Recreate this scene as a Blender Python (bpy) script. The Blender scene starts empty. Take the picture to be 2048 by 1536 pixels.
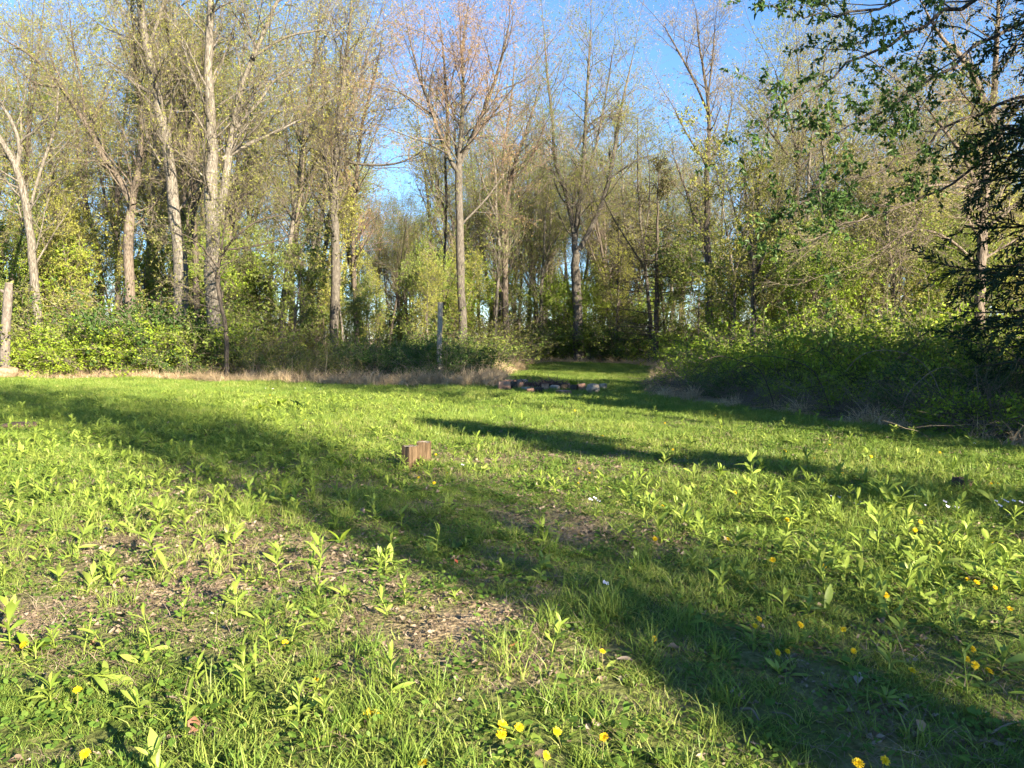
import bpy, math, random
import numpy as np
from mathutils import Matrix, Vector, Euler

# ------------------------------------------------------------------ camera, sky, sun, exposure
SC = bpy.context.scene
COL = SC.collection
CAM_H, F, CX, CY, HORIZON = 1.45, 1538.0, 1024.0, 768.0, 675.0
PITCH = math.atan((CY - HORIZON) / F)
cd = bpy.data.cameras.new('camera'); cam = bpy.data.objects.new('camera', cd); COL.objects.link(cam)
cd.sensor_width = 36.0; cd.lens = 36.0 * F / 2048.0; cd.clip_end = 2000; cd.clip_start = 0.05
cam.location = (0, 0, CAM_H); cam.rotation_euler = (math.pi / 2 - PITCH, 0, 0)
SC.camera = cam

SUN_EL = math.radians(20.0)
SUN_H = Vector((0.64, -0.77, 0)).normalized()          # horizontal direction towards the sun
sun_dir = Vector((SUN_H.x * math.cos(SUN_EL), SUN_H.y * math.cos(SUN_EL), math.sin(SUN_EL)))
w = bpy.data.worlds.new('World'); SC.world = w; w.use_nodes = True
nt = w.node_tree; nt.nodes.clear()
sky = nt.nodes.new('ShaderNodeTexSky'); sky.sky_type = 'NISHITA'; sky.sun_disc = False
sky.sun_elevation = SUN_EL; sky.sun_rotation = math.atan2(SUN_H.x, SUN_H.y)
sky.air_density = 1.0; sky.dust_density = 0.0; sky.ozone_density = 6.0
bgn = nt.nodes.new('ShaderNodeBackground'); bgn.inputs[1].default_value = 0.064
out = nt.nodes.new('ShaderNodeOutputWorld')
nt.links.new(sky.outputs[0], bgn.inputs[0]); nt.links.new(bgn.outputs[0], out.inputs[0])
sl = bpy.data.lights.new('sun', 'SUN'); sl.energy = 5.0; sl.angle = math.radians(0.5); sl.color = (1.0, 0.87, 0.67)
so = bpy.data.objects.new('sun', sl); COL.objects.link(so)
so.rotation_euler = (-sun_dir).to_track_quat('-Z', 'Y').to_euler()
SC.view_settings.view_transform = 'Standard'; SC.view_settings.look = 'None'
SC.view_settings.gamma = 1.0; SC.view_settings.use_curve_mapping = False
SC.view_settings.exposure = 2.36
cy = SC.cycles
cy.max_bounces = 4; cy.diffuse_bounces = 3; cy.glossy_bounces = 1; cy.transmission_bounces = 3
cy.use_adaptive_sampling = True; cy.adaptive_threshold = 0.025; cy.adaptive_min_samples = 32
cy.caustics_reflective = False; cy.caustics_refractive = False
cy.use_denoising = True

# ------------------------------------------------------------------ pixel <-> place
FW = np.array([0, math.cos(PITCH), -math.sin(PITCH)]); UP = np.array([0, math.sin(PITCH), math.cos(PITCH)])
def ray(px, py):
    return FW + np.array([1.0, 0, 0]) * (px - CX) / F + UP * (CY - py) / F
def at(px, py, d):
    """point seen at photo pixel (px, py), d metres ahead"""
    r = ray(px, py); return np.array([0, 0, CAM_H]) + r * (d / r[1])
def on_ground(px, py):
    r = ray(px, py); t = -CAM_H / r[2]; p = np.array([0, 0, CAM_H]) + r * t; p[2] = gz(p[0], p[1]); return p
def pix(p):
    v = np.asarray(p, float) - np.array([0, 0, CAM_H])
    f = v @ FW; f = np.where(np.abs(f) < 1e-3, 1e-3, f)
    return CX + v[..., 0] / f * F, CY - (v @ UP) / f * F
def gz(x, y):
    x = np.asarray(x, float); y = np.asarray(y, float)
    return (0.022 * np.sin(x * 1.3 + 0.7 * y) + 0.018 * np.sin(y * 1.9 - 0.6 * x + 1.0) + 0.012 * np.sin(3.1 * x + 2.3) * np.sin(2.7 * y)
            + 0.004 * np.clip(y - 26, 0, 60))
# a cheap smooth noise in numpy for masks
def vnoise(x, y, s, seed=0):
    x = np.asarray(x, float) * s; y = np.asarray(y, float) * s
    def h(i, j): return np.modf(np.abs(np.sin(i * 127.1 + j * 311.7 + seed * 17.3) * 43758.5453))[0]
    i = np.floor(x); j = np.floor(y); fx = x - i; fy = y - j
    fx = fx * fx * (3 - 2 * fx); fy = fy * fy * (3 - 2 * fy)
    return (h(i, j) * (1 - fx) + h(i + 1, j) * fx) * (1 - fy) + (h(i, j + 1) * (1 - fx) + h(i + 1, j + 1) * fx) * fy

# ------------------------------------------------------------------ objects and labels
def tag(o, label=None, cat=None, group=None, kind=None):
    if label: o['label'] = label
    if cat: o['category'] = cat
    if group: o['group'] = group
    if kind: o['kind'] = kind
    return o
def empty(name, loc=(0, 0, 0), rz=0.0, sc=1.0):
    o = bpy.data.objects.new(name, None); COL.objects.link(o)
    o.location = Vector([float(a) for a in loc]); o.rotation_euler = (0, 0, rz)
    o.scale = (sc, sc, sc) if not hasattr(sc, '__len__') else sc
    o.empty_display_size = 0.1
    return o
def copy_tree(o, parent=None):
    c = o.copy(); COL.objects.link(c); c.parent = parent
    for ch in o.children: copy_tree(ch, c)
    return c

class MB:
    """collects quads; build() links them as one mesh object"""
    def __init__(s): s.v = []; s.f = []; s.m = []; s.a = []; s.sm = []; s.n = 0
    def add(s, v, f, mat=0, a=None, smooth=True):
        v = np.asarray(v, float).reshape(-1, 3); f = np.asarray(f, int).reshape(-1, 4)
        s.v.append(v); s.f.append(f + s.n); s.m.append(np.full(len(f), mat)); s.sm.append(np.full(len(f), smooth))
        s.a.append(np.zeros(len(v)) if a is None else np.broadcast_to(np.asarray(a, float), (len(v),)))
        s.n += len(v)
    def data(s):
        return np.concatenate(s.v), np.concatenate(s.f), np.concatenate(s.m), np.concatenate(s.a), np.concatenate(s.sm)
    def mesh(s, name, mats, origin=None):
        v, f, m, a, sm = s.data()
        if origin is not None: v = v - np.asarray(origin)
        me = bpy.data.meshes.new(name)
        me.vertices.add(len(v)); me.vertices.foreach_set('co', v.ravel().astype(np.float32))
        me.loops.add(f.size); me.loops.foreach_set('vertex_index', f.ravel().astype(np.int32))
        me.polygons.add(len(f)); me.polygons.foreach_set('loop_start', np.arange(0, f.size, 4, dtype=np.int32))
        try: me.polygons.foreach_set('loop_total', np.full(len(f), 4, dtype=np.int32))
        except Exception: pass
        me.polygons.foreach_set('material_index', m.astype(np.int32)); me.polygons.foreach_set('use_smooth', sm.astype(bool))
        at_ = me.attributes.new('v', 'FLOAT', 'POINT'); at_.data.foreach_set('value', a.astype(np.float32))
        for mt in (mats if isinstance(mats, (list, tuple)) else [mats]): me.materials.append(mt)
        me.update(calc_edges=True); me.validate()
        return me
    def build(s, name, mats, parent=None, origin=None):
        o = bpy.data.objects.new(name, s.mesh(name, mats, origin)); COL.objects.link(o)
        if parent is not None: o.parent = parent
        return o

def nrm(a): return a / np.maximum(np.linalg.norm(a, axis=-1, keepdims=True), 1e-9)
def tubes(pts, rad, k):
    """(M,P,3) centre lines and (M,P) radii -> verts, quads"""
    M, P, _ = pts.shape
    t = nrm(np.gradient(pts, axis=1)); mean = nrm(pts[:, -1] - pts[:, 0])
    ref = np.where(np.abs(mean[:, 2:3]) < 0.8, np.array([[0, 0, 1.0]]), np.array([[1.0, 0.1, 0]]))[:, None, :]
    n1 = nrm(np.cross(t, ref)); n2 = np.cross(t, n1)
    an = np.arange(k) * 2 * np.pi / k
    ring = pts[:, :, None, :] + rad[:, :, None, None] * (np.cos(an)[None, None, :, None] * n1[:, :, None, :] + np.sin(an)[None, None, :, None] * n2[:, :, None, :])
    m, p, j = np.meshgrid(np.arange(M), np.arange(P - 1), np.arange(k), indexing='ij')
    b = m * P * k + p * k; j2 = (j + 1) % k
    f = np.stack([b + j, b + j2, b + k + j2, b + k + j], -1).reshape(-1, 4)
    return ring.reshape(-1, 3), f
def leaves(pos, size, rng, aspect=0.6, droop=0.0, normal=None):
    """kite-shaped leaf quads at pos"""
    N = len(pos)
    d = nrm(rng.normal(size=(N, 3)) + np.array([0, 0, -droop]))
    s = nrm(np.cross(d, rng.normal(size=(N, 3))))
    sz = np.broadcast_to(size, (N,))[:, None] * rng.uniform(0.7, 1.3, (N, 1))
    n = np.cross(d, s)
    v = np.stack([pos, pos + d * sz * 0.45 + s * sz * aspect * 0.5 + n * sz * 0.1, pos + d * sz, pos + d * sz * 0.45 - s * sz * aspect * 0.5 + n * sz * 0.1], 1)
    f = np.arange(N * 4).reshape(N, 4)
    return v.reshape(-1, 3), f, np.repeat(rng.uniform(0, 1, N), 4)
def grow(start, dirs, length, r0, P, rng, up=0.0, wiggle=0.12, tip=0.25):
    M = len(start); pts = np.zeros((M, P, 3)); pts[:, 0] = start; d = nrm(dirs.copy())
    st = (length / (P - 1))[:, None]
    for i in range(1, P):
        d = nrm(d + np.array([0, 0, up]) / (P - 1) + rng.normal(size=(M, 3)) * wiggle)
        pts[:, i] = pts[:, i - 1] + d * st
    rad = r0[:, None] * np.linspace(1, tip, P)[None, :]
    return pts, rad
def side(pts, rad, n, rng, t0=0.25, t1=1.0, ang=(35, 60), bias=None):
    """n child starts on each parent: positions, directions, parent radius there, t"""
    M, P, _ = pts.shape
    t = (t0 + (t1 - t0) * (np.arange(n)[None, :] + rng.uniform(0, 1, (M, n))) / n)
    x = t * (P - 1); i = np.clip(np.floor(x).astype(int), 0, P - 2); fr = (x - i)[..., None]
    mi = np.arange(M)[:, None]
    pos = pts[mi, i] * (1 - fr) + pts[mi, i + 1] * fr
    tan = nrm(pts[mi, i + 1] - pts[mi, i])
    rr = rad[mi, i] * (1 - fr[..., 0]) + rad[mi, i + 1] * fr[..., 0]
    q = rng.normal(size=(M, n, 3))
    if bias is not None: q = q + bias
    q = nrm(q - (q * tan).sum(-1, keepdims=True) * tan)
    a = np.radians(rng.uniform(ang[0], ang[1], (M, n, 1)))
    return pos.reshape(-1, 3), (np.cos(a) * tan + np.sin(a) * q).reshape(-1, 3), rr.reshape(-1), t.reshape(-1)
def smooth_line(p, n):
    """Catmull-Rom through the points p (K,D) -> (n,D)"""
    p = np.asarray(p, float); K = len(p)
    q = np.vstack([2 * p[0] - p[1], p, 2 * p[-1] - p[-2]])
    x = np.linspace(0, K - 1 - 1e-6, n); i = np.floor(x).astype(int); t = (x - i)[:, None]
    a, b, c, d = q[i], q[i + 1], q[i + 2], q[i + 3]
    return 0.5 * (2 * b + (c - a) * t + (2 * a - 5 * b + 4 * c - d) * t ** 2 + (3 * b - a - 3 * c + d) * t ** 3)

# ------------------------------------------------------------------ materials
def new_mat(name):
    m = bpy.data.materials.new(name); m.use_nodes = True; t = m.node_tree; t.nodes.clear()
    return m, t, t.nodes.new('ShaderNodeOutputMaterial')
def N(t, kind, **kw):
    n = t.nodes.new(kind)
    for k, v in kw.items():
        if k in n.inputs.keys() if hasattr(n.inputs, 'keys') else False: n.inputs[k].default_value = v
        else: setattr(n, k, v)
    return n
def ramp(t, stops):
    r = t.nodes.new('ShaderNodeValToRGB'); e = r.color_ramp.elements
    e[0].position, e[0].color = stops[0][0], (*stops[0][1], 1); e[1].position, e[1].color = stops[-1][0], (*stops[-1][1], 1)
    for p, c in stops[1:-1]:
        x = e.new(p); x.color = (*c, 1)
    return r
def leaf_mat(name, stops, trans=0.35, instancer=False, gloss=0.015):
    m, t, o = new_mat(name)
    a = t.nodes.new('ShaderNodeAttribute'); a.attribute_name = 'v'
    fac = a.outputs['Fac']
    if instancer:
        b = t.nodes.new('ShaderNodeAttribute'); b.attribute_name = 'rnd'; b.attribute_type = 'INSTANCER'
        mx = t.nodes.new('ShaderNodeMath'); mx.operation = 'MULTIPLY_ADD'; mx.inputs[1].default_value = 0.5
        h = t.nodes.new('ShaderNodeMath'); h.operation = 'MULTIPLY'; h.inputs[1].default_value = 0.5
        t.links.new(b.outputs['Fac'], h.inputs[0]); t.links.new(fac, mx.inputs[0]); t.links.new(h.outputs[0], mx.inputs[2]); fac = mx.outputs[0]
    else:
        oi = t.nodes.new('ShaderNodeObjectInfo')
        mx = t.nodes.new('ShaderNodeMath'); mx.operation = 'MULTIPLY_ADD'; mx.inputs[1].default_value = 0.75
        h = t.nodes.new('ShaderNodeMath'); h.operation = 'MULTIPLY'; h.inputs[1].default_value = 0.25
        t.links.new(oi.outputs['Random'], h.inputs[0]); t.links.new(fac, mx.inputs[0]); t.links.new(h.outputs[0], mx.inputs[2]); fac = mx.outputs[0]
    r = ramp(t, stops); t.links.new(fac, r.inputs[0])
    d = t.nodes.new('ShaderNodeBsdfDiffuse'); tr = t.nodes.new('ShaderNodeBsdfTranslucent'); g = t.nodes.new('ShaderNodeBsdfGlossy')
    g.inputs['Roughness'].default_value = 0.45
    t.links.new(r.outputs[0], d.inputs[0]); t.links.new(r.outputs[0], tr.inputs[0])
    m1 = t.nodes.new('ShaderNodeMixShader'); m1.inputs[0].default_value = trans
    t.links.new(d.outputs[0], m1.inputs[1]); t.links.new(tr.outputs[0], m1.inputs[2])
    m2 = t.nodes.new('ShaderNodeMixShader'); m2.inputs[0].default_value = gloss
    t.links.new(m1.outputs[0], m2.inputs[1]); t.links.new(g.outputs[0], m2.inputs[2])
    t.links.new(m2.outputs[0], o.inputs[0])
    return m
def rough_mat(name, stops, scale=(6, 6, 1.2), detail=7, bump=0.9, noise=4.0, rough=0.9, obj=True):
    m, t, o = new_mat(name)
    tc = t.nodes.new('ShaderNodeTexCoord'); mp = t.nodes.new('ShaderNodeMapping'); mp.inputs['Scale'].default_value = scale
    oi = t.nodes.new('ShaderNodeObjectInfo'); ml = t.nodes.new('ShaderNodeVectorMath'); ml.operation = 'ADD'
    sc_ = t.nodes.new('ShaderNodeMath'); sc_.operation = 'MULTIPLY'; sc_.inputs[1].default_value = 50.0
    t.links.new(oi.outputs['Random'], sc_.inputs[0])
    t.links.new(tc.outputs['Object'], ml.inputs[0]); t.links.new(sc_.outputs[0], ml.inputs[1]); t.links.new(ml.outputs[0], mp.inputs[0])
    nz = t.nodes.new('ShaderNodeTexNoise'); nz.inputs['Scale'].default_value = noise; nz.inputs['Detail'].default_value = detail; nz.inputs['Roughness'].default_value = 0.65
    t.links.new(mp.outputs[0], nz.inputs[0])
    r = ramp(t, stops); t.links.new(nz.outputs[0], r.inputs[0])
    p = t.nodes.new('ShaderNodeBsdfPrincipled'); p.inputs['Roughness'].default_value = rough
    p.inputs['Specular IOR Level'].default_value = 0.2
    b = t.nodes.new('ShaderNodeBump'); b.inputs['Strength'].default_value = bump; b.inputs['Distance'].default_value = 0.03
    t.links.new(nz.outputs[0], b.inputs['Height']); t.links.new(b.outputs[0], p.inputs['Normal'])
    t.links.new(r.outputs[0], p.inputs['Base Color']); t.links.new(p.outputs[0], o.inputs[0])
    return m
def c(r, g, b): return (r, g, b)
BARK = dict(
    grey=rough_mat('bark_grey', [(.3, c(.03, .026, .021)), (.5, c(.09, .079, .064)), (.72, c(.175, .157, .128))]),
    pale=rough_mat('bark_pale', [(.3, c(.03, .026, .02)), (.44, c(.095, .083, .066)), (.58, c(.18, .16, .13)), (.76, c(.33, .30, .245))]),
    dark=rough_mat('bark_dark', [(.3, c(.03, .025, .02)), (.55, c(.085, .07, .055)), (.75, c(.15, .125, .1))]),
    brown=rough_mat('bark_brown', [(.3, c(.045, .036, .028)), (.5, c(.125, .10, .077)), (.72, c(.22, .185, .145))]))
TWIG = dict(
    grey=rough_mat('twig_grey', [(.3, c(.12, .095, .07)), (.7, c(.24, .20, .15))], bump=0),
    tan=rough_mat('twig_tan', [(.3, c(.09, .075, .055)), (.7, c(.185, .158, .115))], bump=0),
    red=rough_mat('twig_red', [(.3, c(.15, .10, .075)), (.7, c(.28, .20, .145))], bump=0),
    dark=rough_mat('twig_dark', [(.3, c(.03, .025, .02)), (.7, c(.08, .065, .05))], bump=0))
LEAF = dict(
    yellow=leaf_mat('leaf_yellow', [(0, c(.19, .215, .04)), (.5, c(.26, .27, .05)), (1, c(.34, .32, .085))]),
    green=leaf_mat('leaf_green', [(0, c(.10, .16, .03)), (.5, c(.16, .215, .04)), (1, c(.23, .26, .055))]),
    bright=leaf_mat('leaf_bright', [(0, c(.11, .20, .02)), (.5, c(.20, .285, .025)), (1, c(.32, .38, .045))]),
    deep=leaf_mat('leaf_deep', [(0, c(.035, .075, .018)), (.5, c(.06, .115, .025)), (1, c(.10, .15, .035))]),
    redbud=leaf_mat('leaf_redbud', [(0, c(.27, .155, .085)), (.5, c(.32, .215, .11)), (1, c(.31, .27, .10))]),
    pink=leaf_mat('leaf_pinkbud', [(0, c(.30, .20, .14)), (.6, c(.36, .27, .17)), (1, c(.30, .28, .11))]),
    olive=leaf_mat('leaf_olive', [(0, c(.12, .15, .035)), (.5, c(.18, .195, .045)), (1, c(.25, .24, .07))]),
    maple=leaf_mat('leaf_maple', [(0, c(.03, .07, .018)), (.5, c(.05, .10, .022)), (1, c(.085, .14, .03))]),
    needle=leaf_mat('spruce_needle', [(0, c(.012, .028, .014)), (.6, c(.022, .045, .02)), (1, c(.045, .07, .03))], trans=0.1),
    brownneedle=leaf_mat('bare_spray', [(0, c(.07, .055, .03)), (.6, c(.09, .085, .035)), (1, c(.09, .11, .035))], trans=0.1))
WEED = leaf_mat('weed_leaf', [(0, c(.16, .24, .035)), (.5, c(.225, .30, .05)), (1, c(.30, .36, .075))], trans=0.3, gloss=0.02)
GRASS = leaf_mat('grass_blade', [(0, c(.085, .155, .026)), (.35, c(.15, .23, .038)), (.68, c(.24, .30, .06)), (.82, c(.32, .33, .095)), (1, c(.44, .39, .22))], instancer=True, trans=0.35)
STRAW = leaf_mat('straw', [(0, c(.28, .20, .115)), (.5, c(.42, .32, .19)), (1, c(.55, .44, .28))], instancer=True, trans=0.2)
LITTER = leaf_mat('dead_leaf', [(0, c(.08, .058, .04)), (.5, c(.20, .152, .105)), (1, c(.34, .28, .21))], instancer=True, trans=0.1)
COVER = leaf_mat('cover_leaf', [(0, c(.06, .12, .018)), (.5, c(.10, .175, .028)), (1, c(.15, .22, .04))], instancer=True, trans=0.3)
WEEDS_STUFF = leaf_mat('weed_leaf_far', [(0, c(.16, .24, .035)), (.5, c(.225, .30, .05)), (1, c(.30, .36, .075))], trans=0.3, instancer=True)

# ------------------------------------------------------------------ the lawn's outline and the ground
EDGE_PIX = [(-700, 752), (-200, 754), (0, 756), (300, 759), (520, 765), (760, 771), (985, 774), (1002, 752), (1030, 737), (1075, 728.5), (1255, 730), (1318, 738),
            (1325, 758), (1306, 790), (1400, 803), (1500, 817), (1620, 832), (1750, 848), (1860, 862), (1960, 876), (2060, 892), (2400, 960), (2700, 1050)]
def gp0(px, py):
    r = ray(px, py); t = -CAM_H / r[2]; return (r * t)[:2]
EDGE = np.array([gp0(*p) for p in EDGE_PIX])
LAWN_POLY = np.vstack([[-60, -60], EDGE[0] * [1, 1], EDGE, [30, -60]])
def inside(x, y, poly=LAWN_POLY):
    x = np.asarray(x, float); y = np.asarray(y, float); r = np.zeros(x.shape, bool); n = len(poly)
    for i in range(n):
        x1, y1 = poly[i]; x2, y2 = poly[(i + 1) % n]
        cnd = ((y1 > y) != (y2 > y)) & (x < (x2 - x1) * (y - y1) / (y2 - y1 + 1e-12) + x1); r ^= cnd
    return r
def edge_dist(x, y):
    p = np.stack([np.asarray(x, float), np.asarray(y, float)], -1); best = np.full(p.shape[:-1], 1e9)
    for a, b in zip(EDGE[:-1], EDGE[1:]):
        ab = b - a; t = np.clip(((p - a) @ ab) / (ab @ ab), 0, 1)
        best = np.minimum(best, np.linalg.norm(p - a - t[..., None] * ab, axis=-1))
    return best
def bare_mask(x, y):
    """0..1: how bare the lawn is (leaf litter shows): patches near the camera and on the left"""
    px, py = pix(np.stack([x, y, np.zeros_like(x)], -1))
    b = np.zeros_like(x)
    for (u, v, a, e, s) in [(330, 1150, 520, 130, .85), (820, 1230, 260, 120, .9), (1080, 1060, 220, 60, .75), (1560, 1350, 420, 110, .35), (540, 1010, 420, 70, .6),
                            (60, 1240, 260, 90, .9), (1000, 1330, 200, 70, .8), (1850, 1440, 220, 80, .45), (1010, 930, 420, 45, .45), (1380, 950, 300, 30, .3)]:
        b = np.maximum(b, s * np.exp(-(((px - u) / a) ** 2 + ((py - v) / e) ** 2) * 0.9))
    n = vnoise(x, y, 2.3, 3) * 0.6 + vnoise(x, y, 6.1, 5) * 0.4
    return np.clip(b * 1.0 + (n - 0.5) * 1.3 * np.clip(b * 2.5, 0.25, 1), 0, 1)

def ground():
    xs = np.concatenate([np.linspace(-400, -40, 14)[:-1], np.linspace(-40, -9, 50)[:-1], np.linspace(-9, 9, 110), np.linspace(9, 40, 50)[1:], np.linspace(40, 400, 14)[1:]])
    ys = np.concatenate([np.linspace(-300, -20, 10)[:-1], np.linspace(-20, 1, 24)[:-1], np.linspace(1, 16, 100), np.linspace(16, 50, 100)[1:], np.linspace(50, 600, 16)[1:]])
    X, Y = np.meshgrid(xs, ys, indexing='ij'); Z = gz(X, Y) * (np.abs(X) < 60) + 0.012 * (vnoise(X, Y, 4.0, 9) - .5)
    v = np.stack([X, Y, Z], -1).reshape(-1, 3); nx, ny = X.shape
    i, j = np.meshgrid(np.arange(nx - 1), np.arange(ny - 1), indexing='ij'); b = i * ny + j
    f = np.stack([b, b + ny, b + ny + 1, b + 1], -1).reshape(-1, 4)
    ed = edge_dist(v[:, 0], v[:, 1]); ins = inside(v[:, 0], v[:, 1])
    lawn = np.clip(0.5 + np.where(ins, ed, -ed) / 0.8, 0, 1)
    mb = MB(); mb.add(v, f, 0, lawn * (1 - 0.8 * bare_mask(v[:, 0], v[:, 1]) * (np.abs(v[:, 0]) < 30)))
    m, t, o = new_mat('ground_soil')
    a = t.nodes.new('ShaderNodeAttribute'); a.attribute_name = 'v'
    tc = t.nodes.new('ShaderNodeTexCoord')
    n1 = N(t, 'ShaderNodeTexNoise'); n1.inputs['Scale'].default_value = 22; n1.inputs['Detail'].default_value = 8; n1.inputs['Roughness'].default_value = .7
    n2 = N(t, 'ShaderNodeTexNoise'); n2.inputs['Scale'].default_value = 2.2; n2.inputs['Detail'].default_value = 5
    vo = N(t, 'ShaderNodeTexVoronoi'); vo.inputs['Scale'].default_value = 28
    for n in (n1, n2, vo): t.links.new(tc.outputs['Object'], n.inputs['Vector'])
    lit = ramp(t, [(.25, c(.07, .05, .03)), (.42, c(.21, .155, .09)), (.58, c(.36, .28, .17)), (.78, c(.52, .43, .29))]); t.links.new(n1.outputs[0], lit.inputs[0])
    grn = ramp(t, [(.25, c(.03, .05, .01)), (.5, c(.07, .105, .018)), (.75, c(.12, .14, .035))]); t.links.new(n1.outputs[0], grn.inputs[0])
    ad = N(t, 'ShaderNodeMath'); ad.operation = 'MULTIPLY_ADD'; ad.inputs[1].default_value = 1.2; ad.inputs[2].default_value = -0.7
    t.links.new(n2.outputs[0], ad.inputs[0])
    s = N(t, 'ShaderNodeMath'); s.operation = 'ADD'; s.use_clamp = True; t.links.new(ad.outputs[0], s.inputs[0]); t.links.new(a.outputs['Fac'], s.inputs[1])
    mx = N(t, 'ShaderNodeMix'); mx.data_type = 'RGBA'; t.links.new(s.outputs[0], mx.inputs[0]); t.links.new(lit.outputs[0], mx.inputs[6]); t.links.new(grn.outputs[0], mx.inputs[7])
    p = N(t, 'ShaderNodeBsdfPrincipled'); p.inputs['Roughness'].default_value = .95; p.inputs['Specular IOR Level'].default_value = .1
    bu = N(t, 'ShaderNodeBump'); bu.inputs['Strength'].default_value = .8; bu.inputs['Distance'].default_value = .03
    ht = N(t, 'ShaderNodeMath'); ht.operation = 'ADD'; t.links.new(n1.outputs[0], ht.inputs[0]); t.links.new(vo.outputs['Distance'], ht.inputs[1])
    t.links.new(ht.outputs[0], bu.inputs['Height']); t.links.new(bu.outputs[0], p.inputs['Normal'])
    t.links.new(mx.outputs[2], p.inputs['Base Color']); t.links.new(p.outputs[0], o.inputs[0])
    tag(mb.build('ground', m), 'grassy yard ground running back into leaf-covered woodland floor', None, None, 'structure')
ground()

# ------------------------------------------------------------------ scattering of what nobody could count
def scatter(name, tufts, pts, var, rot, scl, rnd, mats, label, cat):
    """one object: its mesh holds the tuft shapes and the points; its node group puts a tuft on each point"""
    mb = MB(); part = []
    for k, tm in enumerate(tufts):
        v, f, m, a, sm = tm.data(); mb.v.append(v); mb.f.append(f + mb.n); mb.m.append(m); mb.a.append(a); mb.sm.append(sm); mb.n += len(v)
        part.append(np.full(len(v), k + 1))
    nv = mb.n; me = mb.mesh(name, mats)
    n = len(pts)
    me.vertices.add(n)
    co = np.zeros((nv + n) * 3, np.float32); me.vertices.foreach_get('co', co); co = co.reshape(-1, 3); co[nv:] = pts; me.vertices.foreach_set('co', co.ravel())
    def attr(nm, ty, val, key='value'):
        z = np.zeros((nv + n,) + np.shape(val)[1:]); z[nv:] = val
        at_ = me.attributes.get(nm) or me.attributes.new(nm, ty, 'POINT'); at_.data.foreach_set(key, z.ravel().astype(np.int32 if ty == 'INT' else np.float32))
    p = np.concatenate(part + [np.zeros(n)]).astype(np.int32)
    a_ = me.attributes.new('piece', 'INT', 'POINT'); a_.data.foreach_set('value', p)
    attr('var', 'INT', var); attr('rnd', 'FLOAT', rnd); attr('scl', 'FLOAT', scl); attr('rot', 'FLOAT_VECTOR', rot, 'vector')
    me.update()
    o = bpy.data.objects.new(name, me); COL.objects.link(o)
    ng = bpy.data.node_groups.new(name, 'GeometryNodeTree')
    ng.interface.new_socket('Geometry', in_out='INPUT', socket_type='NodeSocketGeometry'); ng.interface.new_socket('Geometry', in_out='OUTPUT', socket_type='NodeSocketGeometry')
    gi = ng.nodes.new('NodeGroupInput'); go = ng.nodes.new('NodeGroupOutput'); jo = ng.nodes.new('GeometryNodeJoinGeometry')
    def named(nm, ty):
        q = ng.nodes.new('GeometryNodeInputNamedAttribute'); q.data_type = ty; q.inputs[0].default_value = nm
        return next(s for s in q.outputs if s.enabled and s.name == 'Attribute')
    def equal(sock, val):
        q = ng.nodes.new('FunctionNodeCompare'); q.data_type = 'INT'; q.operation = 'EQUAL'
        ins = [s for s in q.inputs if s.enabled and s.type == 'INT']; ng.links.new(sock, ins[0]); ins[1].default_value = val
        return q.outputs[0]
    piece = named('piece', 'INT'); vr = named('var', 'INT'); ro = named('rot', 'FLOAT_VECTOR'); sc_ = named('scl', 'FLOAT')
    eu = ng.nodes.new('FunctionNodeEulerToRotation'); ng.links.new(ro, eu.inputs[0])
    def sep(val):
        q = ng.nodes.new('GeometryNodeSeparateGeometry'); q.domain = 'POINT'; ng.links.new(gi.outputs[0], q.inputs[0]); ng.links.new(equal(piece, val), q.inputs[1]); return q.outputs[0]
    points = sep(0)
    for k in range(len(tufts)):
        ip = ng.nodes.new('GeometryNodeInstanceOnPoints')
        ng.links.new(points, ip.inputs['Points']); ng.links.new(equal(vr, k), ip.inputs['Selection']); ng.links.new(sep(k + 1), ip.inputs['Instance'])
        ng.links.new(eu.outputs[0], ip.inputs['Rotation']); ng.links.new(sc_, ip.inputs['Scale']); ng.links.new(ip.outputs[0], jo.inputs[0])
    ng.links.new(jo.outputs[0], go.inputs[0])
    md = o.modifiers.new('scatter', 'NODES'); md.node_group = ng
    tag(o, label, cat, None, 'stuff')
    return o
def blade_tuft(n, spread, h0, h1, wid, lean, rng, vlo=0, vhi=1, segs=3):
    mb = MB()
    a = rng.uniform(0, 2 * np.pi, n); r = spread * np.sqrt(rng.uniform(0, 1, n))
    base = np.stack([r * np.cos(a), r * np.sin(a), np.full(n, -0.008)], -1)
    h = rng.uniform(h0, h1, n); la = rng.uniform(0, 2 * np.pi, n); ln = rng.uniform(0.15, 1, n) * lean
    wa = rng.uniform(0, 2 * np.pi, n); sd = np.stack([np.cos(wa), np.sin(wa), np.zeros(n)], -1)
    ld = np.stack([np.cos(la), np.sin(la), np.zeros(n)], -1); wd = wid * rng.uniform(.6, 1.3, n)
    V = []
    for i in range(segs + 1):
        t = i / segs; cen = base + ld * (h * ln * t ** 1.8)[:, None] + np.array([0, 0, 1]) * (h * (t - 0.35 * ln * t * t))[:, None]
        hw = (wd * (1 - t ** 2) * 0.5 + 0.0004)[:, None] * sd
        V += [cen - hw, cen + hw]
    V = np.stack(V, 1); k = 2 * (segs + 1)
    F_ = np.array([[2 * i, 2 * i + 1, 2 * i + 3, 2 * i + 2] for i in range(segs)])
    f = (np.arange(n) * k)[:, None, None] + F_[None]
    mb.add(V.reshape(-1, 3), f.reshape(-1, 4), 0, np.repeat(rng.uniform(vlo, vhi, n), k))
    return mb
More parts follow.
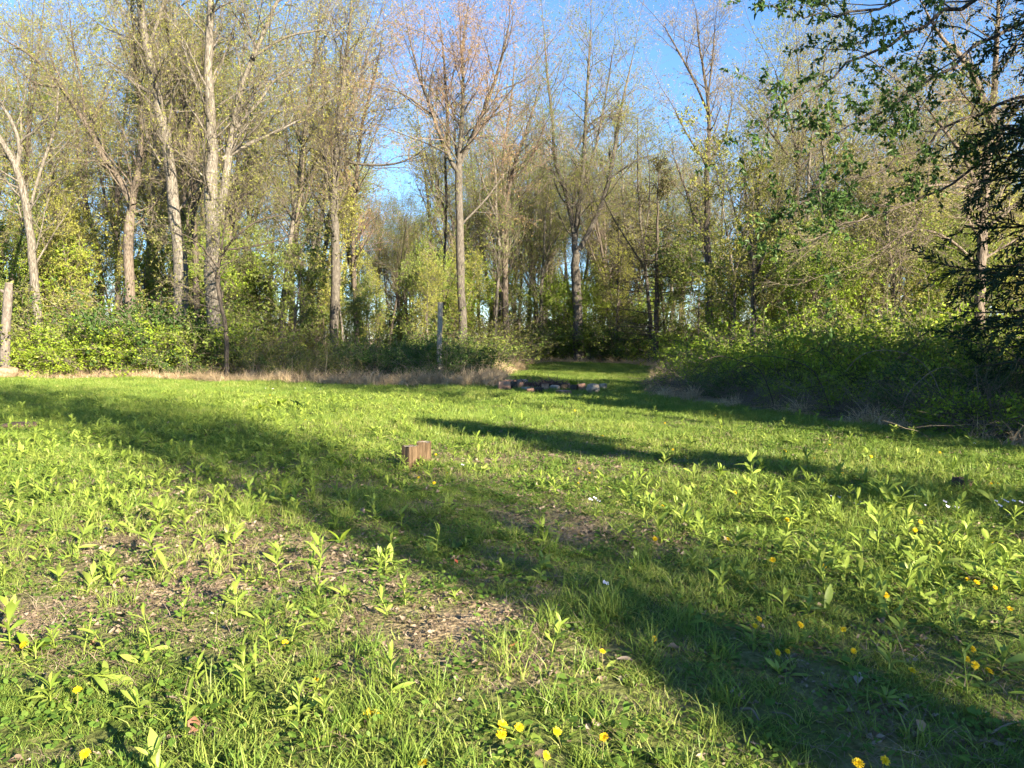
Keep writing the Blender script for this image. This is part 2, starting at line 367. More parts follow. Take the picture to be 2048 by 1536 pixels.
def cover_tuft(n, spread, size, rng, hmax=0.04, mat=0):
    mb = MB(); a = rng.uniform(0, 2 * np.pi, n); r = spread * np.sqrt(rng.uniform(0, 1, n))
    pos = np.stack([r * np.cos(a), r * np.sin(a), rng.uniform(0.003, hmax, n)], -1)
    d = np.stack([np.cos(a + rng.normal(0, .6, n)), np.sin(a + rng.normal(0, .6, n)), rng.uniform(-.1, .8, n)], -1); d = nrm(d)
    s = nrm(np.cross(d, np.array([0, 0, 1.0]) + rng.normal(0, .3, (n, 3)))); z = (size * rng.uniform(.6, 1.3, n))[:, None]; nn = np.cross(s, d)
    v = np.stack([pos, pos + d * z * .35 + s * z * .3 + nn * z * .08, pos + d * z * .8 + s * z * .27, pos + d * z, pos + d * z * .8 - s * z * .27, pos + d * z * .35 - s * z * .3 + nn * z * .08], 1)
    f = (np.arange(n) * 6)[:, None, None] + np.array([[0, 1, 2, 5], [5, 2, 3, 4]])[None]
    mb.add(v.reshape(-1, 3), f.reshape(-1, 4), mat, np.repeat(rng.uniform(0, 1, n), 6)); return mb
def dead_leaf_mesh(size, rng, mat=0, n=1, spread=0.0, curl=0.5):
    mb = MB()
    for q in range(n):
        U = np.linspace(0, 1, 5); wv = np.array([.05, .26, .34, .22, .02]) * rng.uniform(.6, 1.3, 5)
        cu = rng.uniform(.2, 1) * curl; v = []
        for u, ww in zip(U, wv):
            for sd in (-1, 0, 1):
                v.append([(u - .5), sd * ww, cu * (abs(sd) * ww * 1.1 + 0.5 * (u - .5) ** 2) + rng.normal(0, .03)])
        v = np.array(v) * size * rng.uniform(.7, 1.2)
        e = np.array(Euler((rng.normal(0, .4), rng.normal(0, .4), rng.uniform(0, 6.28))).to_matrix())
        v = v @ e.T + np.array([rng.normal(0, spread), rng.normal(0, spread), size * .25])
        f = [[3 * i + j, 3 * i + 3 + j, 3 * i + 4 + j, 3 * i + 1 + j] for i in range(4) for j in range(2)]
        mb.add(v, f, mat, rng.uniform(0, 1))
    return mb
def sample_wedge(d0, d1, dens, rng, margin=1.6):
    """random ground points in the camera's view between d0 and d1 metres, at dens per square metre"""
    tanh_ = 1024 / F; A = (d1 - d0) * (tanh_ * (d0 + d1) + 2 * margin); n = int(A * dens)
    d = np.sqrt(rng.uniform(d0 ** 2, d1 ** 2, n)); hw = tanh_ * d + margin
    x = rng.uniform(-1, 1, n) * hw; keep = rng.uniform(0, 1, n) < 1.0
    return x[keep], d[keep]
rng = np.random.default_rng(7)
def make_grass():
    T = [blade_tuft(22, .055, .02, .06, .0030, 1.2, rng), blade_tuft(28, .065, .03, .095, .0034, 1.1, rng), blade_tuft(20, .06, .012, .04, .0028, 1.6, rng),
         blade_tuft(34, .05, .06, .16, .0038, .9, rng, 0, .8), blade_tuft(46, .14, .03, .085, .005, 1.1, rng), blade_tuft(74, .24, .04, .11, .008, 1.0, rng)]
    P_, V_, S_, R_ = [], [], [], []
    for d0, d1, dens, var, w in [(1.2, 7.5, 330, (0, 1, 2, 3), (.42, .33, .17, .08)), (7.5, 15, 95, (4, 1, 3), (.75, .17, .08)), (15, 44, 34, (5, 4), (.75, .25))]:
        x, y = sample_wedge(d0, d1, dens, rng); k = inside(x, y) & (edge_dist(x, y) > -0.1); x, y = x[k], y[k]
        b = bare_mask(x, y); patch = vnoise(x, y, 1.1, 21)
        k = rng.uniform(0, 1, len(x)) > b * (0.8 if d0 < 15 else .3); x, y, b, patch = x[k], y[k], b[k], patch[k]
        k = rng.uniform(0, 1, len(x)) < .45 + .9 * vnoise(x, y, 1.7, 31) * .7 + .2 * vnoise(x, y, 5, 33); x, y, b, patch = x[k], y[k], b[k], patch[k]
        v = rng.choice(var, len(x), p=w)
        if d0 < 2: v = np.where((v == 3) & (patch < .5), 1, v); v = np.where((b > .5) & (v == 1), 2, v)
        s = rng.uniform(.75, 1.25, len(x)) * (0.75 + .5 * patch)
        P_.append(np.stack([x, y, gz(x, y)], -1)); V_.append(v); S_.append(s); R_.append(np.clip(rng.uniform(0, .6, len(x)) + (patch - .4) * .6 + b * .35, 0, 1))
    p = np.concatenate(P_); n = len(p)
    rot = np.stack([rng.normal(0, .12, n), rng.normal(0, .12, n), rng.uniform(0, 6.28, n)], -1)
    scatter('grass', T, p, np.concatenate(V_), rot, np.concatenate(S_), np.concatenate(R_), [GRASS], 'short spring grass growing over the whole sunlit lawn', 'grass')
    # low broad-leaved ground cover between the grass
    T = [cover_tuft(14, .06, .018, rng), cover_tuft(18, .08, .022, rng), cover_tuft(12, .06, .028, rng, .04)]
    x, y = sample_wedge(1.2, 12, 75, rng); k = inside(x, y); x, y = x[k], y[k]; b = bare_mask(x, y)
    k = rng.uniform(0, 1, len(x)) > b * .5; x, y = x[k], y[k]; n = len(x)
    rot = np.stack([np.zeros(n), np.zeros(n), rng.uniform(0, 6.28, n)], -1)
    scatter('ground_cover_foliage', T, np.stack([x, y, gz(x, y)], -1), rng.integers(0, 3, n), rot, rng.uniform(.7, 1.4, n), rng.uniform(0, 1, n), [COVER], 'tiny round-leaved ground cover creeping between the grass blades', 'ground cover')
    # dead leaf litter, mostly on bare patches
    T = [dead_leaf_mesh(.032, rng, n=3, spread=.03, curl=1.2), dead_leaf_mesh(.04, rng, n=2, spread=.03, curl=1.4), dead_leaf_mesh(.02, rng, n=5, spread=.035, curl=1.0), dead_leaf_mesh(.05, rng, curl=1.6), blade_tuft(14, .08, .04, .11, .0028, 2.8, rng)]
    x, y = sample_wedge(1.2, 13, 380, rng); k = inside(x, y); x, y = x[k], y[k]; b = bare_mask(x, y)
    k = rng.uniform(0, 1, len(x)) < .11 + b * .8; x, y = x[k], y[k]; n = len(x)
    rot = np.stack([rng.normal(0, .25, n), rng.normal(0, .25, n), rng.uniform(0, 6.28, n)], -1)
    scatter('leaf_litter', T, np.stack([x, y, gz(x, y) + .002], -1), rng.choice(5, n, p=[.22, .12, .26, .06, .34]), rot, rng.uniform(.5, 1.1, n), rng.uniform(0, 1, n), [LITTER], 'grey brown dead leaf litter and straw on the bare patches of lawn', 'leaf litter')
    # straw along the wood's edge
    T = [blade_tuft(60, .2, .15, .5, .012, 1.6, rng), blade_tuft(60, .28, .08, .28, .012, 2.2, rng), blade_tuft(30, .15, .25, .7, .010, .9, rng)]
    x = rng.uniform(-30, 14, 60000); y = rng.uniform(8, 48, 60000); ed = edge_dist(x, y); ins = inside(x, y)
    dist = np.where(ins, -ed, ed); width = np.where(x > 3.2, .9, 1.5)
    k = (dist > -.25) & (dist < width) & (rng.uniform(0, 1, len(x)) < np.where((x > 3.3) & (y < 22),  .12, .5) * (1 - np.clip(dist / width, 0, 1) * .7)); x, y = x[k], y[k]; n = len(x)
    rot = np.stack([rng.normal(0, .2, n), rng.normal(0, .2, n), rng.uniform(0, 6.28, n)], -1)
    scatter('dry_grass', T, np.stack([x, y, gz(x, y)], -1), rng.choice(3, n, p=[.45, .45, .1]), rot, rng.uniform(.6, 1.1, n) * np.where((x > -7) & (x < 1), 1.35, 1), rng.uniform(0, 1, n), [STRAW], 'flattened straw-coloured dead grass along the edge of the woods', 'dry grass')
make_grass()

# ------------------------------------------------------------------ trees
def tree(name, label, d, stems, bark, twig, leaf, seed, n1=11, n2=8, n3=7, L=(3.3, 1.65, .72), ang=(28, 60), up=.34, nl=4, ls=.062, t0=.35, group=None, base=None, spread=1.6, leaf2=None, cat='tree'):
    """stems: photo points (px, py, width px), the first one standing on the ground; the rest fork from it"""
    R = np.random.default_rng(seed); s0 = stems[0]
    b = np.array(at(s0[0][0], HORIZON, d)); b[2] = float(gz(b[0], b[1])) - .05
    root = empty(name, b); trunk = MB(); crown = MB(); lines = []
    for si, st in enumerate(stems):
        k = len(st); drift = R.uniform(-1, 1) * spread; P3 = []
        for i, q in enumerate(st):
            dd = d + (drift * (i / max(1, k - 1)) ** 1.3 if si else R.normal(0, .12) * min(i, 1))
            P3.append(np.append(at(q[0], q[1], dd), q[2] * .7 * d / F / 2))
        if si == 0: P3 = [np.array([b[0], b[1], b[2] - .1, P3[0][3] * 1.45]), np.array([P3[0][0] * .4 + b[0] * .6, b[1], b[2] + .45, P3[0][3] * 1.1])] + [p for p in P3 if p[2] > b[2] + .7]
        ln = smooth_line(np.array(P3), 26 if si == 0 else 18)
        ln[1:-1, :2] += R.normal(0, 1, (len(ln) - 2, 2)) * ln[1:-1, 3:4] * .12
        ln[:, 3] = np.maximum(ln[:, 3], .012) * (1 + R.normal(0, .05, len(ln)))
        v, f = tubes(ln[None, :, :3], ln[None, :, 3], 10); trunk.add(v, f); lines.append(ln)
    limbs = []
    for si, ln in enumerate(lines):
        leng = np.linalg.norm(np.diff(ln[:, :3], axis=0), axis=1).sum(); n = max(3, int(n1 * leng / 7))
        a0 = t0 if si == 0 else .15
        p, dr, rr, t = side(ln[None, :, :3], ln[None, :, 3], n, R, a0, 1.0, ang)
        l1 = L[0] * R.uniform(.55, 1.25, n) * (1.15 - .45 * t)
        # the end of a stem runs on as a leader
        p = np.vstack([p, ln[-1:, :3]]); dr = np.vstack([dr, nrm(ln[-1:, :3] - ln[-3:-2, :3])]); rr = np.append(rr, ln[-1, 3] * 1.6); l1 = np.append(l1, L[0] * 1.2)
        limbs.append((p, dr, np.clip(rr * .42, .010, .045), l1))
    p, dr, rr, l1 = [np.concatenate(z) for z in zip(*limbs)]
    a1, r1 = grow(p, dr, l1, rr, 7, R, up, .13); v, f = tubes(a1, r1, 5); trunk.add(v, f)
    p, dr, rr, t = side(a1, r1, n2, R, .2, 1, (25, 60)); a2, r2 = grow(p, dr, L[1] * R.uniform(.5, 1.3, len(p)) * (1.15 - .5 * t), np.clip(rr * .6, .005, .018), 5, R, up * .6, .16); v, f = tubes(a2, r2, 3); crown.add(v, f, 0)
    p, dr, rr, t = side(a2, r2, n3, R, .15, 1, (25, 65)); a3, r3 = grow(p, dr, L[2] * R.uniform(.5, 1.4, len(p)), np.clip(rr * .7, .004, .010), 3, R, up * .4, .2); v, f = tubes(a3, r3, 3); crown.add(v, f, 0)
    p, dr, rr, t = side(a3, r3, nl, R, .62, 1.0, (20, 80)); v, f, a = leaves(p, ls * R.uniform(.6, 1.2, len(p)), R); crown.add(v, f, 1, a, False)
    trunk.build('trunk', bark, root, b); crown.build('crown', [twig, leaf], root, b)
    tag(root, label, cat, group)
    return root
B, TW, LF = BARK, TWIG, LEAF
FRONT = 'tall trees along the front of the woods'
tree('hardwood_tree', 'pale slender tree forking low at the far left edge above the log post', 31,
     [[(76, 640, 24), (70, 560, 23), (62, 480, 21), (48, 390, 20), (30, 330, 16), (0, 275, 12), (-40, 215, 8), (-70, 120, 4)], [(34, 340, 12), (38, 290, 11), (22, 240, 9), (-5, 190, 6), (-10, 90, 3)], [(55, 430, 9), (85, 330, 8), (110, 250, 6), (118, 150, 4)]],
     B['pale'], TW['tan'], LF['yellow'], 11, group=FRONT, n1=11)
tree('hardwood_tree', 'brown tree whose trunk splits into a long left-leaning arm and a dark upright stem', 33,
     [[(260, 600, 30), (257, 500, 27), (261, 430, 26), (268, 385, 20), (278, 330, 14), (283, 260, 12), (276, 180, 9), (268, 90, 6), (262, 0, 4)], [(265, 410, 22), (238, 355, 18), (206, 312, 15), (182, 265, 13), (150, 215, 11), (110, 160, 9), (60, 110, 6), (0, 75, 4)], [(170, 245, 7), (165, 180, 6), (150, 110, 5), (140, 40, 3)], [(120, 175, 6), (70, 165, 5), (15, 120, 3)]],
     B['brown'], TW['tan'], LF['yellow'], 12, group=FRONT, n1=11)
tree('hardwood_tree', 'thick light-barked trunk leaning left, tallest of the big trees on the sunny side', 32,
     [[(362, 640, 40), (358, 520, 37), (347, 430, 34), (340, 330, 31), (324, 240, 29), (310, 180, 27), (293, 90, 22), (281, 20, 20), (276, -80, 14), (270, -170, 8)], [(303, 188, 12), (275, 170, 10), (250, 145, 7), (215, 120, 4)], [(300, 110, 9), (270, 40, 8), (240, -30, 5)], [(296, 100, 10), (320, 30, 8), (340, -40, 5)]],
     B['pale'], TW['tan'], LF['yellow'], 13, group=FRONT, n1=10, L=(3.6, 1.7, .72))
tree('hardwood_tree', 'dark narrow trunk standing between the two thickest pale trunks', 34,
     [[(394, 640, 18), (390, 500, 17), (386, 400, 15), (380, 290, 14), (372, 230, 12), (356, 160, 9), (342, 100, 7), (325, 10, 4)], [(384, 350, 8), (400, 280, 7), (410, 200, 5), (405, 110, 3)]],
     B['dark'], TW['grey'], LF['yellow'], 14, group=FRONT)
tree('hardwood_tree', 'stout twin-stemmed tree with a pale second stem leaning towards the centre', 30,
     [[(430, 660, 46), (426, 520, 40), (423, 400, 36), (425, 300, 30), (420, 220, 26), (418, 120, 22), (420, 20, 18), (421, -90, 12), (420, -180, 6)], [(440, 440, 24), (452, 340, 22), (470, 235, 19), (490, 155, 16), (528, 62, 12), (560, -10, 9), (590, -90, 5)], [(446, 318, 13), (498, 288, 11), (555, 262, 8), (598, 240, 5)], [(462, 270, 9), (520, 200, 8), (560, 150, 6), (620, 120, 3)], [(505, 115, 8), (570, 75, 7), (640, 60, 4)], [(421, 230, 9), (385, 150, 8), (360, 70, 5)]],
     B['pale'], TW['tan'], LF['yellow'], 15, group=FRONT, n1=10, L=(3.6, 1.7, .72))
tree('hardwood_tree', 'thin pale trunk with a long lean to the upper centre, behind the twin-stemmed tree', 38,
     [[(562, 640, 13), (578, 500, 12), (592, 410, 12), (602, 320, 11), (614, 235, 10), (626, 140, 9), (638, 40, 6), (646, -60, 3)], [(606, 300, 6), (585, 200, 5), (570, 110, 3)]],
     B['pale'], TW['tan'], LF['yellow'], 16, group=FRONT)
tree('hardwood_tree', 'upright light brown tree with several stems rising left of the blue gap', 36,
     [[(668, 640, 26), (672, 500, 24), (668, 420, 22), (672, 330, 19), (680, 230, 16), (690, 140, 12), (700, 50, 8), (706, -50, 4)], [(668, 430, 10), (650, 330, 9), (645, 220, 7), (650, 110, 4)], [(676, 280, 10), (710, 190, 8), (735, 110, 6), (760, 30, 3)], [(674, 320, 9), (740, 330, 7), (800, 325, 5), (850, 300, 3)]],
     B['grey'], TW['tan'], LF['yellow'], 17, group=FRONT, n1=12, leaf2=None)
tree('hardwood_tree', 'dark slim trunk with a bent top beside the upright light brown tree', 39,
     [[(712, 640, 15), (707, 520, 14), (706, 440, 13), (714, 350, 11), (722, 265, 9), (742, 180, 7), (760, 100, 4)], [(710, 400, 7), (690, 330, 6), (700, 220, 4)]],
     B['dark'], TW['red'], LF['redbud'], 18, group=FRONT, n1=12)
tree('maple_tree', 'tall central tree with open forked crown tinted by reddish buds', 36,
     [[(926, 690, 26), (922, 560, 24), (920, 440, 23), (918, 345, 20), (922, 270, 13), (926, 190, 10), (925, 100, 7), (935, 20, 4)], [(917, 345, 15), (892, 300, 12), (864, 222, 10), (838, 150, 7), (818, 75, 4)], [(921, 325, 15), (950, 262, 13), (976, 200, 10), (1000, 130, 8), (1018, 50, 4)], [(898, 305, 10), (893, 205, 9), (888, 120, 6), (880, 40, 3)], [(945, 280, 6), (985, 230, 5), (1030, 170, 3)], [(922, 450, 6), (970, 400, 5), (1000, 360, 3)], [(864, 230, 7), (810, 190, 5), (760, 175, 3)]],
     B['grey'], TW['red'], LF['redbud'], 19, group=FRONT, n1=13, t0=.55, nl=5)
tree('hardwood_tree', 'very thin dark tree just left of the central forked tree, above the grey post', 37,
     [[(884, 640, 10), (889, 520, 9), (893, 420, 8), (891, 320, 7), (896, 230, 4)], [(891, 420, 4), (865, 360, 4), (850, 300, 2)]],
     B['dark'], TW['grey'], LF['green'], 20, group=FRONT, L=(1.8, 1.0, .5))
tree('hardwood_tree', 'brown trunk with shaggy bark right of the central forked tree', 42,
     [[(1014, 680, 20), (1010, 580, 18), (1012, 470, 17), (1016, 385, 14), (1030, 330, 11), (1050, 268, 8), (1075, 190, 5)], [(1012, 420, 10), (1005, 330, 8), (1020, 220, 6), (1030, 120, 3)], [(1020, 370, 7), (1060, 320, 6), (1090, 250, 4)]],
     B['brown'], TW['tan'], LF['green'], 21, group=FRONT, n1=12)
tree('hardwood_tree', 'slim leaning stem close beside the shaggy brown trunk', 41,
     [[(990, 680, 9), (996, 560, 9), (998, 490, 8), (992, 420, 7), (990, 340, 6), (975, 260, 3)], [(993, 440, 5), (965, 360, 4), (950, 300, 2)]],
     B['pale'], TW['tan'], LF['green'], 22, group=FRONT, L=(1.8, 1.0, .5))
tree('hardwood_tree', 'pale multi-stemmed tree fanning out from a dark low fork right of centre', 43.5,
     [[(1156, 640, 28), (1152, 560, 25), (1150, 510, 22), (1152, 450, 14), (1163, 380, 12), (1170, 265, 10), (1176, 150, 7), (1182, 60, 4)], [(1150, 510, 15), (1144, 450, 12), (1130, 380, 11), (1110, 320, 10), (1105, 240, 8), (1095, 150, 6), (1088, 60, 3)], [(1158, 500, 16), (1192, 435, 14), (1215, 370, 12), (1230, 290, 10), (1242, 220, 8), (1264, 120, 4)], [(1163, 380, 7), (1190, 300, 6), (1210, 200, 5), (1225, 110, 3)], [(1152, 300, 7), (1190, 240, 6), (1250, 232, 4)], [(1215, 360, 6), (1275, 320, 5), (1310, 310, 3)]],
     B['grey'], TW['grey'], LF['green'], 23, group=FRONT, n1=12, t0=.5, ls=.07)
tree('hardwood_tree', 'tall bare-topped tree with straight dark trunk standing against the open blue sky', 34,
     [[(1418, 680, 22), (1417, 560, 20), (1415, 450, 18), (1414, 340, 14), (1418, 245, 11), (1412, 170, 8), (1400, 100, 6), (1392, 20, 3)], [(1414, 480, 9), (1388, 432, 8), (1372, 380, 6), (1350, 320, 4)], [(1416, 225, 7), (1385, 155, 6), (1358, 105, 5), (1330, 55, 3)], [(1415, 200, 6), (1425, 120, 5), (1430, 50, 3)], [(1416, 330, 6), (1450, 270, 5), (1465, 200, 3)], [(1414, 330, 6), (1375, 270, 5), (1350, 220, 3)]],
     B['dark'], TW['tan'], LF['pink'], 24, group=FRONT, n1=12, ls=.05, L=(2.0, 1.1, .5), nl=3, up=.5)
tree('hardwood_tree', 'small tree with vase-shaped fan of thin stems above the bramble thicket', 30,
     [[(1507, 680, 15), (1507, 600, 14), (1509, 545, 12), (1500, 470, 8), (1492, 400, 6), (1488, 300, 3)], [(1509, 550, 9), (1514, 470, 7), (1518, 380, 6), (1525, 290, 3)], [(1510, 555, 9), (1530, 505, 7), (1548, 440, 6), (1570, 350, 3)], [(1505, 520, 6), (1475, 440, 5), (1455, 370, 3)]],
     B['grey'], TW['tan'], LF['olive'], 25, group=FRONT, L=(1.8, 1.0, .5), n1=12)
tree('hardwood_tree', 'dark trunk with a wide yellow-green crown behind the vase-shaped tree', 37,
     [[(1577, 660, 15), (1582, 540, 14), (1590, 440, 13), (1595, 345, 11), (1588, 270, 8), (1570, 210, 6), (1550, 140, 3)], [(1594, 340, 8), (1612, 260, 7), (1640, 180, 5), (1650, 110, 3)], [(1592, 330, 7), (1545, 270, 6), (1510, 220, 3)], [(1596, 300, 6), (1600, 200, 5), (1595, 110, 3)]],
     B['dark'], TW['tan'], LF['yellow'], 26, group=FRONT, n1=13, nl=6)
tree('hardwood_tree', 'thin pale trunk paired close to the dark trunk with yellow-green crown', 35,
     [[(1604, 660, 10), (1611, 540, 10), (1616, 440, 9), (1618, 330, 7), (1630, 230, 4)], [(1616, 430, 5), (1645, 350, 4), (1660, 280, 2)]],
     B['pale'], TW['tan'], LF['yellow'], 27, group=FRONT, L=(1.8, 1.0, .5))
tree('hardwood_tree', 'pale forked tree rising out of the thicket with slanting base', 29,
     [[(1690, 640, 15), (1676, 550, 13), (1670, 480, 12), (1660, 410, 9), (1648, 330, 7), (1640, 240, 4)], [(1672, 490, 9), (1685, 420, 7), (1695, 350, 6), (1690, 250, 3)], [(1664, 430, 6), (1635, 380, 5), (1610, 330, 3)]],
     B['pale'], TW['tan'], LF['olive'], 28, group=FRONT, n1=12)
tree('hardwood_tree', 'straight dark trunk deep behind the pale forked tree in the thicket', 41,
     [[(1656, 640, 14), (1657, 520, 13), (1655, 420, 11), (1660, 300, 8), (1665, 200, 4)], [(1656, 400, 6), (1690, 320, 5), (1720, 260, 3)]],
     B['dark'], TW['tan'], LF['yellow'], 29, group=FRONT, n1=12)
tree('hardwood_tree', 'tangled brown tree with crooked limbs and hanging vines beside the dark spruce', 22,
     [[(1960, 660, 30), (1962, 560, 28), (1966, 450, 25), (1974, 330, 22), (1985, 230, 19), (1992, 120, 15), (1996, 20, 10), (2000, -80, 6)], [(1982, 250, 17), (1955, 165, 15), (1920, 112, 12), (1880, 70, 8), (1840, 0, 4)], [(1968, 420, 13), (1935, 330, 11), (1890, 262, 9), (1850, 210, 6)], [(1966, 480, 10), (1935, 430, 9), (1960, 340, 7), (1950, 290, 4)], [(1964, 540, 9), (1900, 480, 8), (1830, 460, 6), (1760, 500, 4)], [(1970, 380, 8), (1880, 370, 7), (1800, 390, 5), (1720, 440, 3)], [(1988, 210, 8), (1900, 200, 7), (1820, 230, 5), (1760, 290, 3)]],
     B['brown'], TW['grey'], LF['olive'], 30, group=FRONT, n1=14, up=-.15, L=(2.4, 1.3, .65), ls=.06, spread=2.2)
tree('hardwood_tree', 'leafy understory tree with leaning stems between the thicket and tangled brown tree', 26,
     [[(1790, 640, 12), (1785, 560, 11), (1775, 470, 9), (1770, 380, 7), (1750, 290, 4)], [(1784, 560, 8), (1820, 480, 7), (1850, 400, 5), (1860, 320, 3)], [(1776, 480, 6), (1735, 420, 5), (1700, 400, 3)]],
     B['brown'], TW['tan'], LF['olive'], 31, group=FRONT, n1=15, up=-.1, L=(2.2, 1.2, .6))
tree('hardwood_tree', 'brushy low tree with crooked dark stem in front of the stout twin-stemmed tree', 27,
     [[(452, 660, 12), (440, 600, 11), (434, 550, 10), (450, 500, 8), (500, 450, 6), (560, 430, 3)], [(436, 555, 8), (445, 480, 6), (460, 420, 5), (500, 380, 3)], [(450, 500, 6), (520, 490, 5), (590, 470, 3)], [(440, 540, 6), (400, 490, 5), (370, 470, 3)]],
     B['dark'], TW['tan'], LF['olive'], 32, group=FRONT, n1=14, L=(1.7, 1.0, .5), ang=(40, 75), up=.05, ls=.06)

# --- unnamed woodland: a few kinds, copied
def wild_tree(name, seed, h, bark, twig, leaf, n1=13, fork=2, r=.16, L=(2.6, 1.3, .65), nl=5, ls=.072, t0=.34, lean=.05, **k):
    """a whole tree grown from a seed, standing at the origin"""
    R = np.random.default_rng(seed); root = empty(name); trunk, crown = MB(), MB()
    ln0, r0 = grow(np.array([[0, 0, -.1]]), np.array([[R.normal(0, lean), R.normal(0, lean), 1.0]]), np.array([h * .97]), np.array([r]), 22, R, .1, .035, .12)
    r0[0, :2] *= [1.4, 1.1]; v, f = tubes(ln0, r0, 8); trunk.add(v, f); sets = [(ln0, r0, t0)]
    if fork:
        p, dr, rr, t = side(ln0, r0, fork, R, .3, .55, (15, 28)); a, ra = grow(p, dr, h * R.uniform(.35, .5, fork), rr * .7, 22, R, .35, .04, .12)
        v, f = tubes(a, ra, 7); trunk.add(v, f); sets.append((a, ra, .2))
    limbs = []
    for a, ra, a0 in sets:
        n = n1 if a is ln0 else max(5, n1 // 2)
        p, dr, rr, t = side(a, ra, n, R, a0, 1, k.get('ang', (30, 60))); limbs.append((p, dr, np.clip(rr * .42, .010, .045), L[0] * R.uniform(.55, 1.25, len(p)) * (1.2 - .55 * t)))
    p, dr, rr, l1 = [np.concatenate(z) for z in zip(*limbs)]; up = k.get('up', .35)
    a1, r1 = grow(p, dr, l1, rr, 7, R, up, .13); v, f = tubes(a1, r1, 4); trunk.add(v, f)
    p, dr, rr, t = side(a1, r1, 9, R, .15, 1, (25, 60)); a2, r2 = grow(p, dr, L[1] * R.uniform(.5, 1.3, len(p)), np.clip(rr * .6, .006, .018), 4, R, up * .6, .16); v, f = tubes(a2, r2, 3); crown.add(v, f, 0)
    p, dr, rr, t = side(a2, r2, 7, R, .15, 1, (25, 65)); a3, r3 = grow(p, dr, L[2] * R.uniform(.5, 1.4, len(p)), np.clip(rr * .7, .004, .010), 3, R, up * .4, .2); v, f = tubes(a3, r3, 3); crown.add(v, f, 0)
    p, dr, rr, t = side(a3, r3, nl, R, .55, 1, (20, 80)); v, f, a = leaves(p, ls * R.uniform(.6, 1.2, len(p)), R); crown.add(v, f, 1, a, False)
    trunk.build('trunk', bark, root); crown.build('crown', [twig, leaf], root)
    return root
first_use = {}
def place(proto, x, y, sc, rz, label, cat, group):
    o = proto if proto.name not in first_use else copy_tree(proto)
    first_use[proto.name] = 1
    o.location = (float(x), float(y), float(gz(x, y)) - .03); o.rotation_euler = (0, 0, rz); o.scale = (sc, sc, sc) if not hasattr(sc, '__len__') else sc
    tag(o, label, cat, group); return o
KINDS = [wild_tree('woodland_tree', 101, 17, B['grey'], TW['tan'], LF['yellow'], 15), wild_tree('woodland_tree', 102, 15, B['pale'], TW['tan'], LF['green'], 15),
         wild_tree('woodland_tree', 103, 16, B['dark'], TW['grey'], LF['olive'], 14, 1), wild_tree('woodland_tree', 104, 14, B['brown'], TW['tan'], LF['yellow'], 14, 3),
         wild_tree('woodland_tree', 105, 15, B['pale'], TW['red'], LF['pink'], 14, 2, nl=4, ls=.07)]
R5 = np.random.default_rng(55)
def zone(px):
    for lim_, w_ in ((150, 'above the upright log'), (320, 'behind the two-armed brown tree'), (520, 'behind the stout twin-stemmed tree'), (740, 'behind the upright light brown tree'), (960, 'behind the central forked tree'), (1180, 'behind the fire ring'), (1380, 'behind the back clearing'), (1560, 'behind the bare-topped tree'), (1760, 'behind the paired trunks'), (5000, 'behind the tangled brown tree')):
        if px < lim_: return w_
BG_LABEL = ['grey-barked woodland tree with yellowish leaves', 'pale-barked woodland tree with fresh green leaves', 'dark-trunked woodland tree with olive leaves',
            'brown many-forked woodland tree with yellow-green leaves', 'pale woodland tree with pinkish buds']
BGK = ['grey', 'pale', 'dark', 'brown', 'pinkish']
for i in range(86):
    d = R5.uniform(39, 70); px = R5.uniform(-250, 2300); x = (px - CX) / F * d
    if px < 720: top = R5.uniform(-120, 160)
    elif px < 870: top = R5.uniform(400, 480)
    elif px < 1080: top = R5.uniform(120, 330)
    elif px < 1540: top = R5.uniform(190, 380)
    else: top = R5.uniform(60, 300)
    h = CAM_H + (HORIZON - top) / F * d; k = R5.choice(5, p=[.28, .24, .18, .2, .1]); H = (17, 15, 16, 14, 15)[k] * 1.06
    s = h / H; place(KINDS[k], x, d, (s * .9 + .12, s * .9 + .12, s), R5.uniform(0, 6.28), BG_LABEL[k] + (' ' if d < 70 else ' far ') + zone(px), 'tree', BGK[k] + ' trees ' + ('' if d < 70 else 'far ') + zone(px))
for i in range(60):
    d = R5.uniform(70, 115); px = R5.uniform(-150, 2200); x = (px - CX) / F * d; top = R5.uniform(250, 430) if not 740 < px < 880 else R5.uniform(430, 500)
    if px < 700: top -= 120
    h = CAM_H + (HORIZON - top) / F * d; k = R5.choice(5, p=[.28, .24, .18, .2, .1]); s = h / ((17, 15, 16, 14, 15)[k] * 1.06)
    place(KINDS[k], x, d, (s * 1.15 + .1, s * 1.15 + .1, s), R5.uniform(0, 6.28), BG_LABEL[k] + (' ' if d < 70 else ' far ') + zone(px), 'tree', BGK[k] + ' trees ' + ('' if d < 70 else 'far ') + zone(px))
for i in range(70):
    d = R5.uniform(46, 82); px = R5.uniform(-100, 2150); x = (px - CX) / F * d; k = R5.choice(5, p=[.25, .2, .25, .25, .05]); h = R5.uniform(9, 13); s = h / ((17, 15, 16, 14, 15)[k] * 1.06)
    if 740 < px < 900: h *= .8
    place(KINDS[k], x, d, (s * .8, s * .8, s), R5.uniform(0, 6.28), 'slender ' + BG_LABEL[k] + (' ' if d < 64 else ' far ') + zone(px), 'tree', 'slender ' + BGK[k] + ' trees ' + ('' if d < 64 else 'far ') + zone(px))
